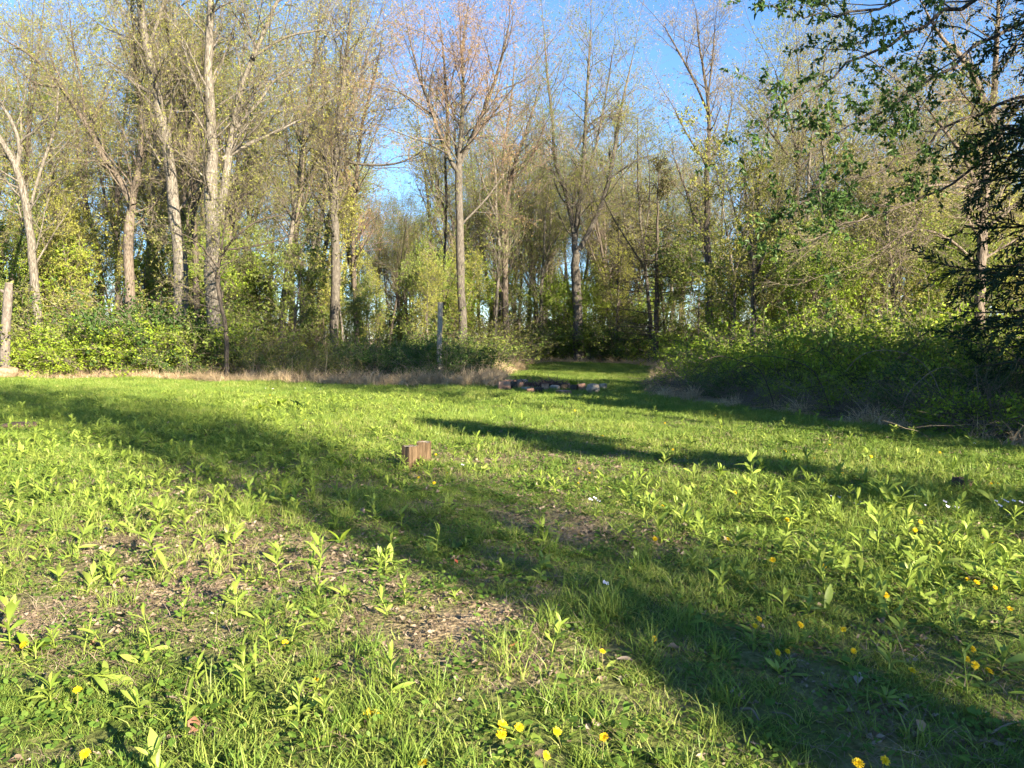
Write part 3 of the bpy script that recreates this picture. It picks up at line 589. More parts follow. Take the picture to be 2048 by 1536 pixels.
for i in range(46):
    px = 735 + (i % 23) * 27 + R5.uniform(-9, 9); d = R5.uniform(46, 60) + (i // 23) * 22; x = (px - CX) / F * d; k = R5.choice(5, p=[.2, .3, .25, .2, .05]); top = R5.uniform(370, 440) if px < 900 else R5.uniform(230, 400)
    h = CAM_H + (HORIZON - top) / F * d; s = h / ((17, 15, 16, 14, 15)[k] * 1.06)
    place(KINDS[k], x, d, (s * .85, s * .85, s), R5.uniform(0, 6.28), 'narrow ' + BG_LABEL[k] + (' ' if d < 64 else ' far ') + zone(px), 'tree', 'narrow ' + BGK[k] + ' trees ' + ('' if d < 64 else 'far ') + zone(px))
# saplings of the understory
SAP = [wild_tree('sapling', 201, 6.5, B['brown'], TW['tan'], LF['green'], 13, 2, r=.05, L=(1.4, .8, .4), t0=.15, nl=7, ls=.085, up=.1), wild_tree('sapling', 202, 5.5, B['dark'], TW['grey'], LF['bright'], 12, 3, r=.045, L=(1.3, .75, .4), t0=.12, nl=7, ls=.085, up=.1),
       wild_tree('sapling', 203, 8, B['pale'], TW['tan'], LF['yellow'], 13, 1, r=.055, L=(1.3, .8, .4), t0=.2, nl=6, ls=.08)]
SL = ['thin brown sapling with small green leaves', 'dark bushy sapling with bright green leaves', 'thin pale sapling with yellowish leaves']
for i in range(160):
    d = R5.uniform(29.5, 44) if i < 80 else R5.uniform(44, 72); px = R5.uniform(-120, 2150)
    if 1000 < px < 1340: d = max(d, 43 + R5.uniform(0, 5))
    if px > 1340 and i < 80: d = R5.uniform(24, 42)
    if px < 520: d = max(d, 35.5)
    x = (px - CX) / F * d; k = R5.choice(3, p=[.4, .3, .3]); s = R5.uniform(.55, 1.15)
    place(SAP[k], x, d, s, R5.uniform(0, 6.28), SL[k] + (' far ' if d > 44 else ' ') + zone(px), 'sapling', ['brown', 'dark', 'pale'][k] + ' saplings ' + ('deep ' if d > 44 else '') + zone(px))

# ------------------------------------------------------------------ conifers
def conifer(name, seed, h, rad, z0, needle, bark, whorls=24, per=8, nl=11, dens=9, nsz=.1, droop=-.25, nwid=.28):
    R = np.random.default_rng(seed); root = empty(name); trunk, crown = MB(), MB()
    zz = np.linspace(0, h, 16); ln = np.stack([R.normal(0, .02, 16), R.normal(0, .02, 16), zz - .1], -1)[None]; v, f = tubes(ln, np.linspace(.19 * h / 12, .01, 16)[None], 8); trunk.add(v, f)
    t = np.sort(R.uniform(0, 1, whorls * per)) ** .9; z = z0 + (h * .99 - z0) * t; a = R.uniform(0, 6.28, len(t)); l = rad * (1 - t) ** .62 * R.uniform(.75, 1.15, len(t)) + .12; l = l * (1 + (.35 * np.exp(-((z - 7.2) / 1.4) ** 2) - .12 * np.exp(-((z - 4) / 1.2) ** 2) if h > 15 else 0))
    st = np.stack([np.zeros_like(z), np.zeros_like(z), z], -1); d = np.stack([np.cos(a), np.sin(a), .25 * t + R.normal(0, .06, len(t))], -1)
    a1, r1 = grow(st, d, l, .012 + .022 * (1 - t), 7, R, droop, .05); a1[:, :, 2] += (np.linspace(0, 1, 7)[None] ** 3) * l[:, None] * .12
    v, f = tubes(a1, r1, 4); trunk.add(v, f)
    p, dr, rr, tt = side(a1, r1, nl, R, .12, 1, (35, 60), np.array([0, 0, -.6])); lp = np.repeat(l, nl) * .38 * (1.2 - tt * .75) + .05
    a2, r2 = grow(p, dr, lp, np.full(len(p), .004), 4, R, -.15, .08); v, f = tubes(a2, r2, 3); crown.add(v, f, 1)
    for aa, n in ((a2, dens), (a1, dens * 2)):
        p, dr, rr, tt = side(aa, np.full(aa.shape[:2], .01), n, R, .05, 1, (22, 60)); s = nrm(np.cross(dr, R.normal(size=dr.shape))); L_ = nsz * R.uniform(.7, 1.3, (len(p), 1))
        q = np.stack([p - s * L_ * nwid * .3, p + s * L_ * nwid * .3, p + dr * L_ + s * L_ * nwid * .5, p + dr * L_ - s * L_ * nwid * .5], 1); crown.add(q.reshape(-1, 3), np.arange(len(p) * 4).reshape(-1, 4), 0, np.repeat(R.uniform(0, 1, len(p)), 4), False)
    trunk.build('trunk', bark, root); crown.build('crown', [needle, bark], root); return root
spruce = conifer('spruce_tree', 301, 19, 2.6, 1.2, LF['needle'], B['dark'], 46, 8, 12, 32, .092, -.3, .27)
place(spruce, 9.62, 12.0, 1.0, .4, 'dark dense spruce filling the edge of the picture beside the thicket', 'spruce', None)
# conifers standing outside the view, whose shadows fall across the lawn, thicket and wood edge
SHADE = 'evergreens beside and behind the camera'
slim = conifer('spruce_tree', 302, 9, 1.5, .8, LF['needle'], B['dark'], 18, 7, 8, 8, .17)
place(slim, 12.5, -3.7, (1.05, 1.05, .9), 1.2, 'slim spruce behind the camera casting the farther shadow band', 'spruce', SHADE)
place(slim, 9.5, -7.0, (.8, .8, .58), 2.9, 'short spruce behind the camera shading the nearest grass', 'spruce', SHADE)
place(KINDS[0], 9.7, -7.0, (.36, .36, .5), 2.9, 'small leafy tree behind the camera casting the nearer shadow band', 'tree', 'hardwoods behind the camera')
for x, y, s, lab in [(13.2, 5.2, (.72, .72, .42), 'short spruce off to the side nearest the lawn'), (16.0, 3.0, (.7, .7, .45), 'taller spruce off to the side behind the short one'), (11.9, 4.8, (.7, .7, .33), 'lowest spruce off to the side at the lawn edge'), (13.7, 7.2, (.95, .95, .32), 'low spruce off to the side nearest the thicket'), (15.1, 8.0, (.95, .95, .34), 'low spruce off to the side, second from the thicket'), (16.6, 8.8, (.95, .95, .42), 'low spruce off to the side, third from the thicket')]:
    place(spruce, x, y, s, R5.uniform(0, 6), lab, 'spruce', SHADE)
high = wild_tree('hardwood_tree', 106, 17, B['grey'], TW['tan'], LF['yellow'], 20, 0, nl=8, ls=.13, t0=.64, L=(2.8, 1.5, .7))
for x, y, s, lab in [(16.2, -2.4, 1.0, 'high-crowned tree off to the side nearest the maple boughs'), (19.8, -3.2, 1.05, 'high-crowned tree off to the side farther out'), (15.0, -14.0, 1.0, 'high-crowned tree far behind the camera shading the far corner of the lawn')]:
    place(high, x, y, s, R5.uniform(0, 6), lab, 'tree', 'hardwoods behind the camera')
place(KINDS[0], 12.4, -9.6, (.5, .5, .78), 1.0, 'slim leafy tree behind the camera dappling the long shadow band', 'tree', 'hardwoods behind the camera')
place(KINDS[1], 11.4, -8.2, (.42, .42, .72), 3.0, 'slim green tree behind the camera dappling the long shadow band', 'tree', 'hardwoods behind the camera')
place(KINDS[2], 13.6, -10.4, (.5, .5, .8), 5.0, 'slim dark tree behind the camera dappling the long shadow band', 'tree', 'hardwoods behind the camera')
place(KINDS[3], 19.5, 5.0, .8, 2.0, 'forked tree off to the side dappling the top of the thicket', 'tree', 'hardwoods behind the camera')
cedar = conifer('cedar_tree', 303, 10.5, 2.3, 1.2, LF['brownneedle'], B['dark'], 16, 6, 8, 5, .12, -.1)
place(cedar, (1312 - CX) / F * 38, 38, 1.0, .2, 'sparse dull evergreen with thin dark trunk deep right of centre', 'evergreen', None)
place(cedar, (1235 - CX) / F * 44, 44, .8, 2.2, 'smaller shaded evergreen behind the pale multi-stemmed tree', 'evergreen', None)

# overhanging maple boughs, the trunk hidden behind the spruce
def maple():
    R = np.random.default_rng(77); b = np.array([10.4, 15.2, float(gz(10.4, 15.2)) - .05]); root = empty('maple_tree', b); trunk, crown = MB(), MB()
    st = smooth_line(np.array([[b[0], b[1], -.1, .22], [b[0] - .05, b[1], 2, .17], [b[0] + .05, b[1] - .1, 4.5, .15], [b[0], b[1] - .2, 7, .12], [b[0] + .1, b[1], 10, .05]]), 22)
    v, f = tubes(st[None, :, :3], st[None, :, 3], 10); trunk.add(v, f)
    B_ = [[(2060, -60, 14.2, .07), (1960, -5, 13.4, .06), (1880, 30, 12.7, .05), (1800, 72, 12, .042), (1740, 104, 11.5, .034), (1670, 145, 11, .025), (1600, 195, 10.6, .016), (1545, 225, 10.4, .008)],
          [(2060, 40, 14.2, .06), (1970, 80, 13.5, .05), (1900, 135, 12.7, .042), (1830, 180, 12.1, .034), (1760, 225, 11.6, .026), (1690, 262, 11.2, .018), (1600, 330, 10.8, .008)],
          [(2060, 190, 14.3, .055), (1980, 215, 13.5, .045), (1900, 255, 12.8, .035), (1850, 290, 12.2, .028), (1770, 335, 11.7, .02), (1690, 372, 11.3, .012), (1640, 400, 11, .006)],
          [(2060, -150, 14.2, .06), (1930, -60, 13, .05), (1820, -10, 12, .04), (1730, 20, 11.4, .03), (1640, 30, 11, .018), (1560, 20, 10.6, .008)],
          [(2050, 300, 14.3, .05), (1960, 330, 13.2, .04), (1880, 380, 12.5, .03), (1790, 420, 12, .022), (1690, 450, 11.6, .014), (1570, 505, 11.2, .006)]]
    lim = [smooth_line(np.array([np.append(at(q[0], q[1], q[2]), q[3]) for q in br]), 16) for br in B_]
    for q in lim: q[1:-1, :3] += R.normal(0, .03, (14, 3))
    A = np.stack([q[:, :3] for q in lim]); RA = np.stack([q[:, 3] for q in lim]); RA *= .6; v, f = tubes(A, RA, 6); trunk.add(v, f)
    J = np.stack([np.linspace(st[12 if q[0, 2] > 4.5 else 9, :3], q[0, :3], 4) for q in lim]); v, f = tubes(J, np.full(J.shape[:2], .04), 6); trunk.add(v, f)
    p, dr, rr, t = side(A, RA, 13, R, .1, 1, (20, 50), np.array([-.4, -.2, .1])); a1, r1 = grow(p, dr, R.uniform(.7, 1.9, len(p)) * (1.2 - .5 * t), np.clip(rr * .5, .006, .02), 6, R, -.12, .1); v, f = tubes(a1, r1, 4); trunk.add(v, f)
    p, dr, rr, t = side(a1, r1, 6, R, .2, 1, (25, 60)); a2, r2 = grow(p, dr, R.uniform(.25, .6, len(p)), np.full(len(p), .004), 4, R, -.1, .15); v, f = tubes(a2, r2, 3); crown.add(v, f, 0)
    p, dr, rr, t = side(a2, r2, 6, R, .3, 1, (20, 70)); 
    for q in range(3):   # a leaf is three lobes
        v, f, a = leaves(p + R.normal(0, .008, p.shape), .08, R, .5, .5); crown.add(v, f, 1, a, False)
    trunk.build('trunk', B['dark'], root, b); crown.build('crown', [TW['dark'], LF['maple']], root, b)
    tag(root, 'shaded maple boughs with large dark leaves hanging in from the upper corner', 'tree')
maple()

# ------------------------------------------------------------------ shrubs
def shrub(name, seed, r, h, twig, leaf, canes=50, n2=10, nl=22, ls=.072, arch=-.7):
    R = np.random.default_rng(seed); root = empty(name); stems, fol = MB(), MB(); n = canes
    a = R.uniform(0, 6.28, n); q = np.sqrt(R.uniform(0, 1, n)); st = np.stack([r * .45 * q * np.cos(a), r * .45 * q * np.sin(a), np.full(n, -.05)], -1)
    d = np.stack([np.cos(a) * (.15 + .5 * q), np.sin(a) * (.15 + .5 * q), np.ones(n)], -1)
    a1, r1 = grow(st, d, h * R.uniform(.6, 1.45, n), np.full(n, .012), 8, R, arch, .14); v, f = tubes(a1, r1, 3); stems.add(v, f)
    p, dr, rr, t = side(a1, r1, n2, R, .18, 1, (30, 75)); a2, r2 = grow(p, dr, R.uniform(.25, .65, len(p)) * r * .6, np.full(len(p), .005), 4, R, -.1, .18); v, f = tubes(a2, r2, 3); stems.add(v, f)
    p, dr, rr, t = side(a2, r2, nl, R, .1, 1, (20, 80)); p = p + R.normal(0, .05, p.shape); p[:, 2] = np.maximum(p[:, 2], .05); cl = np.sin(p[:, 0] * 5.1 + 1.7 * p[:, 2]) + np.sin(p[:, 1] * 4.7 - 2.2 * p[:, 2] + 1) + np.sin(p[:, 2] * 6.3 + p[:, 0]); p = p[cl + R.normal(0, .7, len(p)) > -.45]; v, f, a = leaves(p, ls * R.uniform(.55, 1.35, len(p)), R, .65); fol.add(v, f, 0, a, False)
    stems.build('stems', twig, root); fol.build('foliage', leaf, root); return root
SH = dict(bright=shrub('leafy_shrub', 401, 1.6, 2.0, TW['tan'], LF['bright']), deep=shrub('leafy_shrub', 402, 1.5, 1.8, TW['grey'], LF['deep']), mid=shrub('leafy_shrub', 403, 1.5, 1.9, TW['tan'], LF['green'], nl=13),
          thin=shrub('leafy_shrub', 404, 1.4, 2.1, TW['tan'], LF['olive'], nl=8), bram=shrub('leafy_shrub', 405, 1.7, 1.7, TW['dark'], LF['bright'], nl=16, arch=-1.3))
SHL = dict(bright='yellow-green leafy shrub', deep='dark green dense shrub', mid='fresh green shrub', thin='thin twiggy olive shrub', bram='arching green bramble bush')
SHRUBS = []
def put_shrub(kind, px, d, h, where, w=None):
    h *= .92 if where is WL else .66 if where is WM else .85; w = w or h / 1.6; x = (px - CX) / F * d; H = dict(bright=2.0, deep=1.8, mid=1.9, thin=2.1, bram=1.55)[kind]; s = h / H
    SHRUBS.append((where, kind, px, place(SH[kind], x, d, ((w or s), (w or s), s), R5.uniform(0, 6.28), SHL[kind] + ' ' + where, 'shrub', 'shrubs ' + where)))
WL = 'in the sunny bank by the upright log'
for px, d, h, k in [(30, 29, 2.0, 'bright'), (90, 28.6, 1.7, 'bright'), (150, 29, 2.1, 'bright'), (215, 28.8, 2.3, 'bright'), (270, 30, 3.0, 'deep'), (330, 29.2, 2.5, 'bright'), (390, 29.6, 2.7, 'mid'), (450, 29.5, 2.6, 'mid'), (-40, 29, 2.1, 'bright'), (110, 31, 2.6, 'mid'), (320, 31, 3.2, 'deep'), (190, 31, 2.6, 'bright'), (290, 28.2, 1.6, 'bright'), (370, 28.0, 1.5, 'deep'), (20, 32, 3.6, 'thin'), (60, 31.5, 4.1, 'thin')]:
    put_shrub(k, px, d, h, WL)
LOWS = [(1480, 811, .6), (1605, 826, .55), (1725, 841, .6), (1850, 856, .55), (1975, 877, .7), (2040, 888, .85)]
WM = 'in the bank near the grey post'
for px, d, h, k in [(500, 28.2, 2.2, 'thin'), (560, 28, 1.4, 'deep'), (620, 27.8, 1.3, 'thin'), (690, 27.5, 1.7, 'thin'), (750, 27.2, 2.0, 'deep'), (820, 27, 2.1, 'deep'), (540, 30, 2.6, 'thin'), (620, 30, 2.4, 'mid'), (700, 30, 2.5, 'thin'), (780, 30, 2.7, 'mid'), (850, 30.5, 2.6, 'deep'), (580, 27.2, 1.1, 'thin'), (720, 26.5, 1.1, 'thin')]:
    put_shrub(k, px, d, h, WM)
WC = 'around the back clearing'
for px, d, h, k in [(900, 27.5, 1.6, 'deep'), (945, 29, 1.9, 'mid'), (975, 32, 1.9, 'mid'), (1010, 38, 2.1, 'thin'), (1060, 44.5, 2.6, 'mid'), (1110, 45, 2.4, 'bright'), (1160, 44.5, 3.0, 'mid'), (1215, 44, 2.4, 'deep'), (1265, 44, 2.8, 'mid'), (1320, 43, 2.2, 'bright'), (1365, 38, 2.2, 'bright'), (1400, 32, 1.9, 'bright'), (960, 36, 3, 'thin'), (1180, 48, 3.6, 'bright'), (1340, 47, 3.4, 'thin'), (1420, 40, 2.7, 'mid')]:
    put_shrub(k, px, d, h, WC)
WR = 'in the thicket beside the spruce'
for px, d, h, k in [(1400, 22, 1.25, 'bram'), (1455, 20.5, 1.5, 'bram'), (1500, 23, 1.9, 'bright'), (1530, 19, 1.55, 'bram'), (1570, 22, 2.2, 'bright'), (1610, 18, 1.6, 'bram'), (1650, 21, 2.3, 'bright'), (1690, 17, 1.6, 'bram'), (1730, 20, 2.2, 'bright'), (1775, 16, 1.55, 'bram'), (1815, 19, 2.3, 'mid'), (1850, 15.2, 1.5, 'bram'), (1890, 18, 2.4, 'mid'), (1930, 14.2, 1.35, 'deep'), (1975, 17, 2.5, 'bright'), (2030, 15.5, 1.9, 'mid'), (2060, 13.2, 1.2, 'deep'), (1840, 23, 3.4, 'bright'), (1930, 22, 3.2, 'thin'), (1760, 25, 3.2, 'mid'), (1600, 26, 2.7, 'mid'), (1500, 27, 2.2, 'deep')]:
    put_shrub(k, px, d, h, WR)

for i in range(64):
    d = R5.uniform(46, 74); px = R5.uniform(-80, 2130); k = ('mid', 'thin', 'deep', 'thin')[i % 4]; x = (px - CX) / F * d; s = R5.uniform(1.2, 1.9)
    place(SH[k], x, d, s, R5.uniform(0, 6.28), SHL[k] + (' in the shadows ' if d < 60 else ' far off ') + zone(px), 'shrub', k + ' shrubs ' + ('' if d < 60 else 'far ') + zone(px))
ORD = ['first', 'second', 'third', 'fourth', 'fifth', 'sixth', 'seventh', 'eighth', 'ninth', 'tenth', 'eleventh', 'twelfth']
for wh in (WL, WM, WC, WR):
    for kd in SH:
        row = sorted((q for q in SHRUBS if q[0] == wh and q[1] == kd), key=lambda q: q[2])
        if len(row) > 1:
            for i, q in enumerate(row): q[3]['label'] = ORD[i] + ' ' + SHL[kd] + ' from the left ' + wh
for i, (u, v, hh) in enumerate(LOWS):
    p = on_ground(u, v - 9); s = hh / 1.5; place(SH['bram' if i % 3 else 'deep'], p[0], p[1] + .5, (s * 1.1, s * 1.1, s), R5.uniform(0, 6.28), ORD[i] + ' low bramble clump from the left along the front of the thicket', 'bramble', 'low brambles along the thicket front')
p = on_ground(878, 763); place(SH['deep'], p[0], p[1] - .4, (.75, .75, .72), 1.0, 'low dark bush hiding the foot of the grey post', 'shrub', None)
# dead canes piled along the front of the thicket, and at the left bank
def brush(name, label, pts, n, seed, mat, L=(.5, 1.5), lift=.25):
    R = np.random.default_rng(seed); P_ = smooth_line(np.array([np.append(on_ground(*p)[:2], 0) for p in pts]), 60); i = R.integers(0, 60, n)
    st = P_[i] + np.stack([R.normal(0, .35, n), R.normal(0, .35, n) + .35, np.abs(R.normal(0, .12, n))], -1); st[:, 2] += gz(st[:, 0], st[:, 1])
    d = np.stack([R.normal(0, 1, n), R.normal(0, .7, n), R.uniform(.0, .9, n) * lift * 2], -1)
    a, r = grow(st, d, R.uniform(L[0], L[1], n), R.uniform(.003, .007, n), 6, R, -.35, .12); a[:, :, 2] = np.maximum(a[:, :, 2], gz(a[:, :, 0], a[:, :, 1]) + .01)
    mb = MB(); v, f = tubes(a, r, 3); mb.add(v, f); tag(mb.build(name, mat), label, 'brush', None, 'stuff')
brush('brush_debris', 'tangle of dead brown canes along the foot of the bramble thicket', [(1330, 778), (1420, 792), (1550, 812), (1700, 832), (1850, 850), (2000, 870), (2080, 885)], 2300, 61, TW['tan'], (.5, 1.5), .45)
brush('twig_debris', 'low brown tangle of fallen twigs along the back edge of the lawn', [(80, 752), (300, 754), (520, 760), (760, 765), (960, 768)], 450, 62, TW['tan'])
brush('stem_debris', 'pale dry stems lying along the far edge of the back clearing', [(1010, 740), (1080, 724), (1180, 722), (1300, 724), (1380, 730)], 500, 63, TW['tan'], (.8, 2.0), .5)
def cane(name, pts, d, r, mat, label, cat, group):
    """one stem traced through the photo, rising from the ground at its first point"""
    q = np.array([np.append(at(p[0], p[1], d + (p[2] if len(p) > 2 else 0)), r * (1 - .7 * i / len(pts))) for i, p in enumerate(pts)])
    b = q[0, :3].copy(); b[2] = gz(b[0], b[1]) - .03; q = np.vstack([np.append(b, r), q[q[:, 2] > b[2] + .06]])
    ln = smooth_line(q, 16); mb = MB(); v, f = tubes(ln[None, :, :3], ln[None, :, 3], 6); mb.add(v, f); o = mb.build(name, mat, None, b); o.location = Vector(b); tag(o, label, cat, group)
G = 'long canes arching out of the thicket'
cane('bramble_cane', [(2120, 850), (2040, 720), (1960, 688), (1900, 672), (1850, 680), (1790, 720)], 11.8, .012, TW['dark'], 'thick dark cane arching across the sunny part of the thicket', 'cane', G)
cane('bramble_cane', [(1545, 800), (1520, 740), (1480, 722), (1440, 712), (1410, 722), (1380, 750)], 15.2, .012, TW['dark'], 'dark cane bowing down towards the back clearing', 'cane', G)
cane('bramble_cane', [(1660, 820), (1630, 745), (1580, 720), (1530, 712), (1490, 716), (1465, 740)], 14.2, .012, TW['dark'], 'dark cane curving low over the middle of the thicket', 'cane', G)
cane('bramble_cane', [(1900, 850), (1870, 760), (1830, 715), (1770, 700), (1720, 712), (1690, 745)], 12.9, .010, TW['grey'], 'grey cane arching over the shaded thicket front', 'cane', G)
cane('bramble_cane', [(1800, 845), (1815, 790), (1860, 745), (1900, 735), (1935, 760)], 12.6, .010, TW['grey'], 'grey cane bending towards the spruce', 'cane', G)
cane('dry_stalk', [(1965, 815), (1955, 770), (1951, 735)], 12.2, .009, TWIG['tan'], 'pale dry stalk standing upright in front of the thicket', 'stalk', 'dry stalks')
cane('fallen_branch', [(1930, 850), (1990, 822, -.3), (2060, 800, -.6)], 11.4, .009, TWIG['dark'], 'dark fallen branch slanting up at the edge of the thicket', 'branch', None)
for i, (u, v0, v1, ln, lab) in enumerate([(290, 757, 700, 8, 'tall straw stalk in front of the bright shrub bank'), (376, 757, 690, -6, 'tall stalk where the bright bank turns dark'), (505, 760, 718, 4, 'short dry stalk left of the straw heap'), (583, 763, 712, 2, 'straight dry stalk just right of the straw heap'), (650, 765, 690, 6, 'tallest pale stalk in front of the shaded bank'), (625, 763, 725, 10, 'leaning stalk left of the tallest pale stalk'), (200, 757, 722, -3, 'reddish dry stalk in front of the yellow-green shrubs'), (240, 757, 726, 4, 'reddish dry stalk beside another in front of the bank'), (970, 770, 728, -30, 'long thin stick leaning above the fire ring')]):
    p = on_ground(u, v0 + 1); cane('dry_stalk', [(u, v0), (u + ln * .4, (v0 + v1) / 2), (u + ln, v1)], p[1], .012, TWIG['tan'] if i not in (6, 7) else TWIG['red'], lab, 'stalk', 'dry stalks')
# straw heaps
for i, (u, v, s, lab) in enumerate([(560, 764, 1.0, 'largest heap of pale straw at the lawn edge below the shaded bank'), (490, 763, .6, 'small straw heap left of the largest straw heap'), (665, 768, .55, 'small straw heap right of the tallest pale stalk'), (380, 760, .6, 'low straw heap below the bright shrub bank'), (1040, 742, .8, 'straw heap at the corner of the back clearing'), (940, 764, .7, 'straw heap just left of the fire ring')]):
    p = on_ground(u, v); R = np.random.default_rng(500 + i); tf = blade_tuft(420, .42 * s, .15 * s, .55 * s, .012, 1.5, R, .3, 1); v_, f_, m_, a_, s_ = tf.data()
    o = tf.build('straw_heap', leaf_mat('straw_heap', [(0, c(.24, .17, .10)), (.5, c(.38, .29, .17)), (1, c(.5, .4, .25))], trans=.2)) if i == 0 else bpy.data.objects.new('straw_heap', tf.mesh('straw_heap', bpy.data.materials['straw_heap']))
    if i: COL.objects.link(o)
    o.location = Vector(p); tag(o, lab, 'straw heap', 'straw heaps')

# ------------------------------------------------------------------ posts, stumps, stones
import bmesh
def lump(name, size, seed, mat, rough=.12, boxy=.6, sub=3, parent=None, mat_v=0.5):
    """a worn block or stone: a subdivided cube pulled between box and ball, with uneven faces"""
    bm = bmesh.new(); bmesh.ops.create_cube(bm, size=2.0); bmesh.ops.subdivide_edges(bm, edges=bm.edges[:], cuts=sub, use_grid_fill=True)
    R = np.random.default_rng(seed); off = R.uniform(0, 50, 3)
    for v in bm.verts:
        q = np.array(v.co); ball = q / np.linalg.norm(q) * 1.15; p = q * boxy + ball * (1 - boxy)
        n = np.sin(q * 2.1 + off) @ np.array([.5, .3, .4]) + np.sin(q[[1, 2, 0]] * 4.3 + off * 2) @ np.array([.25, .3, .2]); p = p * (1 + rough * n * .5) + R.normal(0, rough * .08, 3)
        v.co = p * np.array(size) * .5
    zmin = min(v.co.z for v in bm.verts)
    for v in bm.verts: v.co.z -= zmin
    me = bpy.data.meshes.new(name); bm.to_mesh(me); bm.free(); me.materials.append(mat)
    for p in me.polygons: p.use_smooth = boxy < .75
    a = me.attributes.new('v', 'FLOAT', 'POINT'); a.data.foreach_set('value', np.full(len(me.vertices), mat_v, np.float32))
    o = bpy.data.objects.new(name, me); COL.objects.link(o); o.parent = parent; return o
STONE = {k: rough_mat('stone_' + k, s, (1, 1, 1), 6, .5, 9) for k, s in dict(
    red=[(.3, c(.16, .09, .06)), (.55, c(.34, .20, .135)), (.75, c(.46, .32, .23))], char=[(.3, c(.02, .016, .013)), (.55, c(.06, .048, .038)), (.75, c(.17, .135, .10))],
    grey=[(.3, c(.13, .11, .08)), (.55, c(.30, .25, .19)), (.75, c(.46, .40, .31))], tan=[(.3, c(.12, .08, .05)), (.5, c(.25, .18, .115)), (.75, c(.36, .275, .19))]).items()}
G = 'stones and bricks of the fire ring'
RING = [(1008, 783, 24, 22, 'red', .92, 'long dark reddish block at the left end of the fire ring'), (1027, 781, 12, 20, 'char', .85, 'charred black block second from the left end of the fire ring'), (1038, 780, 11, 19, 'red', .9, 'upright reddish brick next to the charred block'),
        (1052, 783, 18, 9, 'grey', .5, 'flat grey stone in the left gap of the fire ring'), (1062, 788, 15, 12, 'red', .9, 'tilted red brick lying in front of the ring'), (1078, 787, 17, 13, 'char', .7, 'black rounded block in front of the ash'), (1076, 777, 9, 9, 'grey', .4, 'small whitish stone above the red brick'), (1090, 784, 15, 17, 'red', .85, 'brown block in the middle of the fire ring'),
        (1110, 782, 19, 14, 'grey', .25, 'round pale stone in the middle of the fire ring'), (1128, 788, 26, 9, 'red', .85, 'flat brown brick laid along the front'), (1128, 779, 14, 16, 'char', .85, 'dark upright block behind the flat brown brick'), (1136, 779, 9, 15, 'red', .92, 'pinkish upright brick right of the dark block'), (1148, 782, 13, 16, 'char', .8, 'black block below the green plant'), (1165, 782, 14, 19, 'red', .88, 'brown brick leaning on the big boulder'),
        (1187, 785, 27, 22, 'grey', .2, 'largest pale boulder at the right of the fire ring'), (1206, 779, 13, 15, 'grey', .9, 'grey square block at the right end of the fire ring'),
        (1131, 793, 9, 6, 'grey', .2, 'leftmost little round stone in the grass before the ring'), (1147, 794, 8, 5, 'grey', .2, 'second little round stone in the grass before the ring'), (1159, 793, 9, 6, 'grey', .2, 'third little round stone in the grass before the ring'), (1211, 794, 7, 7, 'grey', .2, 'little round stone in the grass below the end block'),
        (1020, 772, 22, 16, 'red', .88, 'brown brick at the back left of the ring'), (1045, 768, 22, 12, 'grey', .5, 'grey stone at the back of the ring')]
for i, (u, v, wp, hp, k, bx, lab) in enumerate(RING):
    p = on_ground(u, v); d = p[1]; wd, ht = wp * d / F, hp * .85 * d / F
    o = lump('fire_ring_stone', (wd, min(wd, .32) * .9 + .06, ht), 700 + i, STONE[k], .14, bx, 3); o.location = (p[0], p[1] + .05, p[2] - .015); o.rotation_euler = (0, (-.15 if 'tilted' in lab or 'leaning' in lab else 0), R5.normal(0, .2)); tag(o, lab, 'stone', G)
def ash():
    R = np.random.default_rng(9); p0 = on_ground(1095, 778); n = 420; mb = MB(); q = p0 + np.stack([R.normal(0, .55, n), R.normal(.45, .25, n), np.zeros(n)], -1); r2 = ((q - p0)[:, 0] / .8) ** 2
    q[:, 2] = gz(q[:, 0], q[:, 1]) + .22 * np.exp(-r2) * R.uniform(.2, 1, n); d = np.stack([R.normal(0, 1, n), R.normal(0, 1, n), R.normal(.1, .3, n)], -1)
    a, r = grow(q, d, R.uniform(.12, .45, n), R.uniform(.008, .02, n), 4, R, 0, .05); v, f = tubes(a, r, 5); mb.add(v, f)
    tag(mb.build('charred_debris', rough_mat('charcoal', [(.3, c(.03, .022, .02)), (.55, c(.10, .065, .055)), (.75, c(.24, .20, .19))], (3, 3, 3))), 'heap of charred sticks and ash inside the fire ring', 'ash heap', None, 'stuff')
ash()
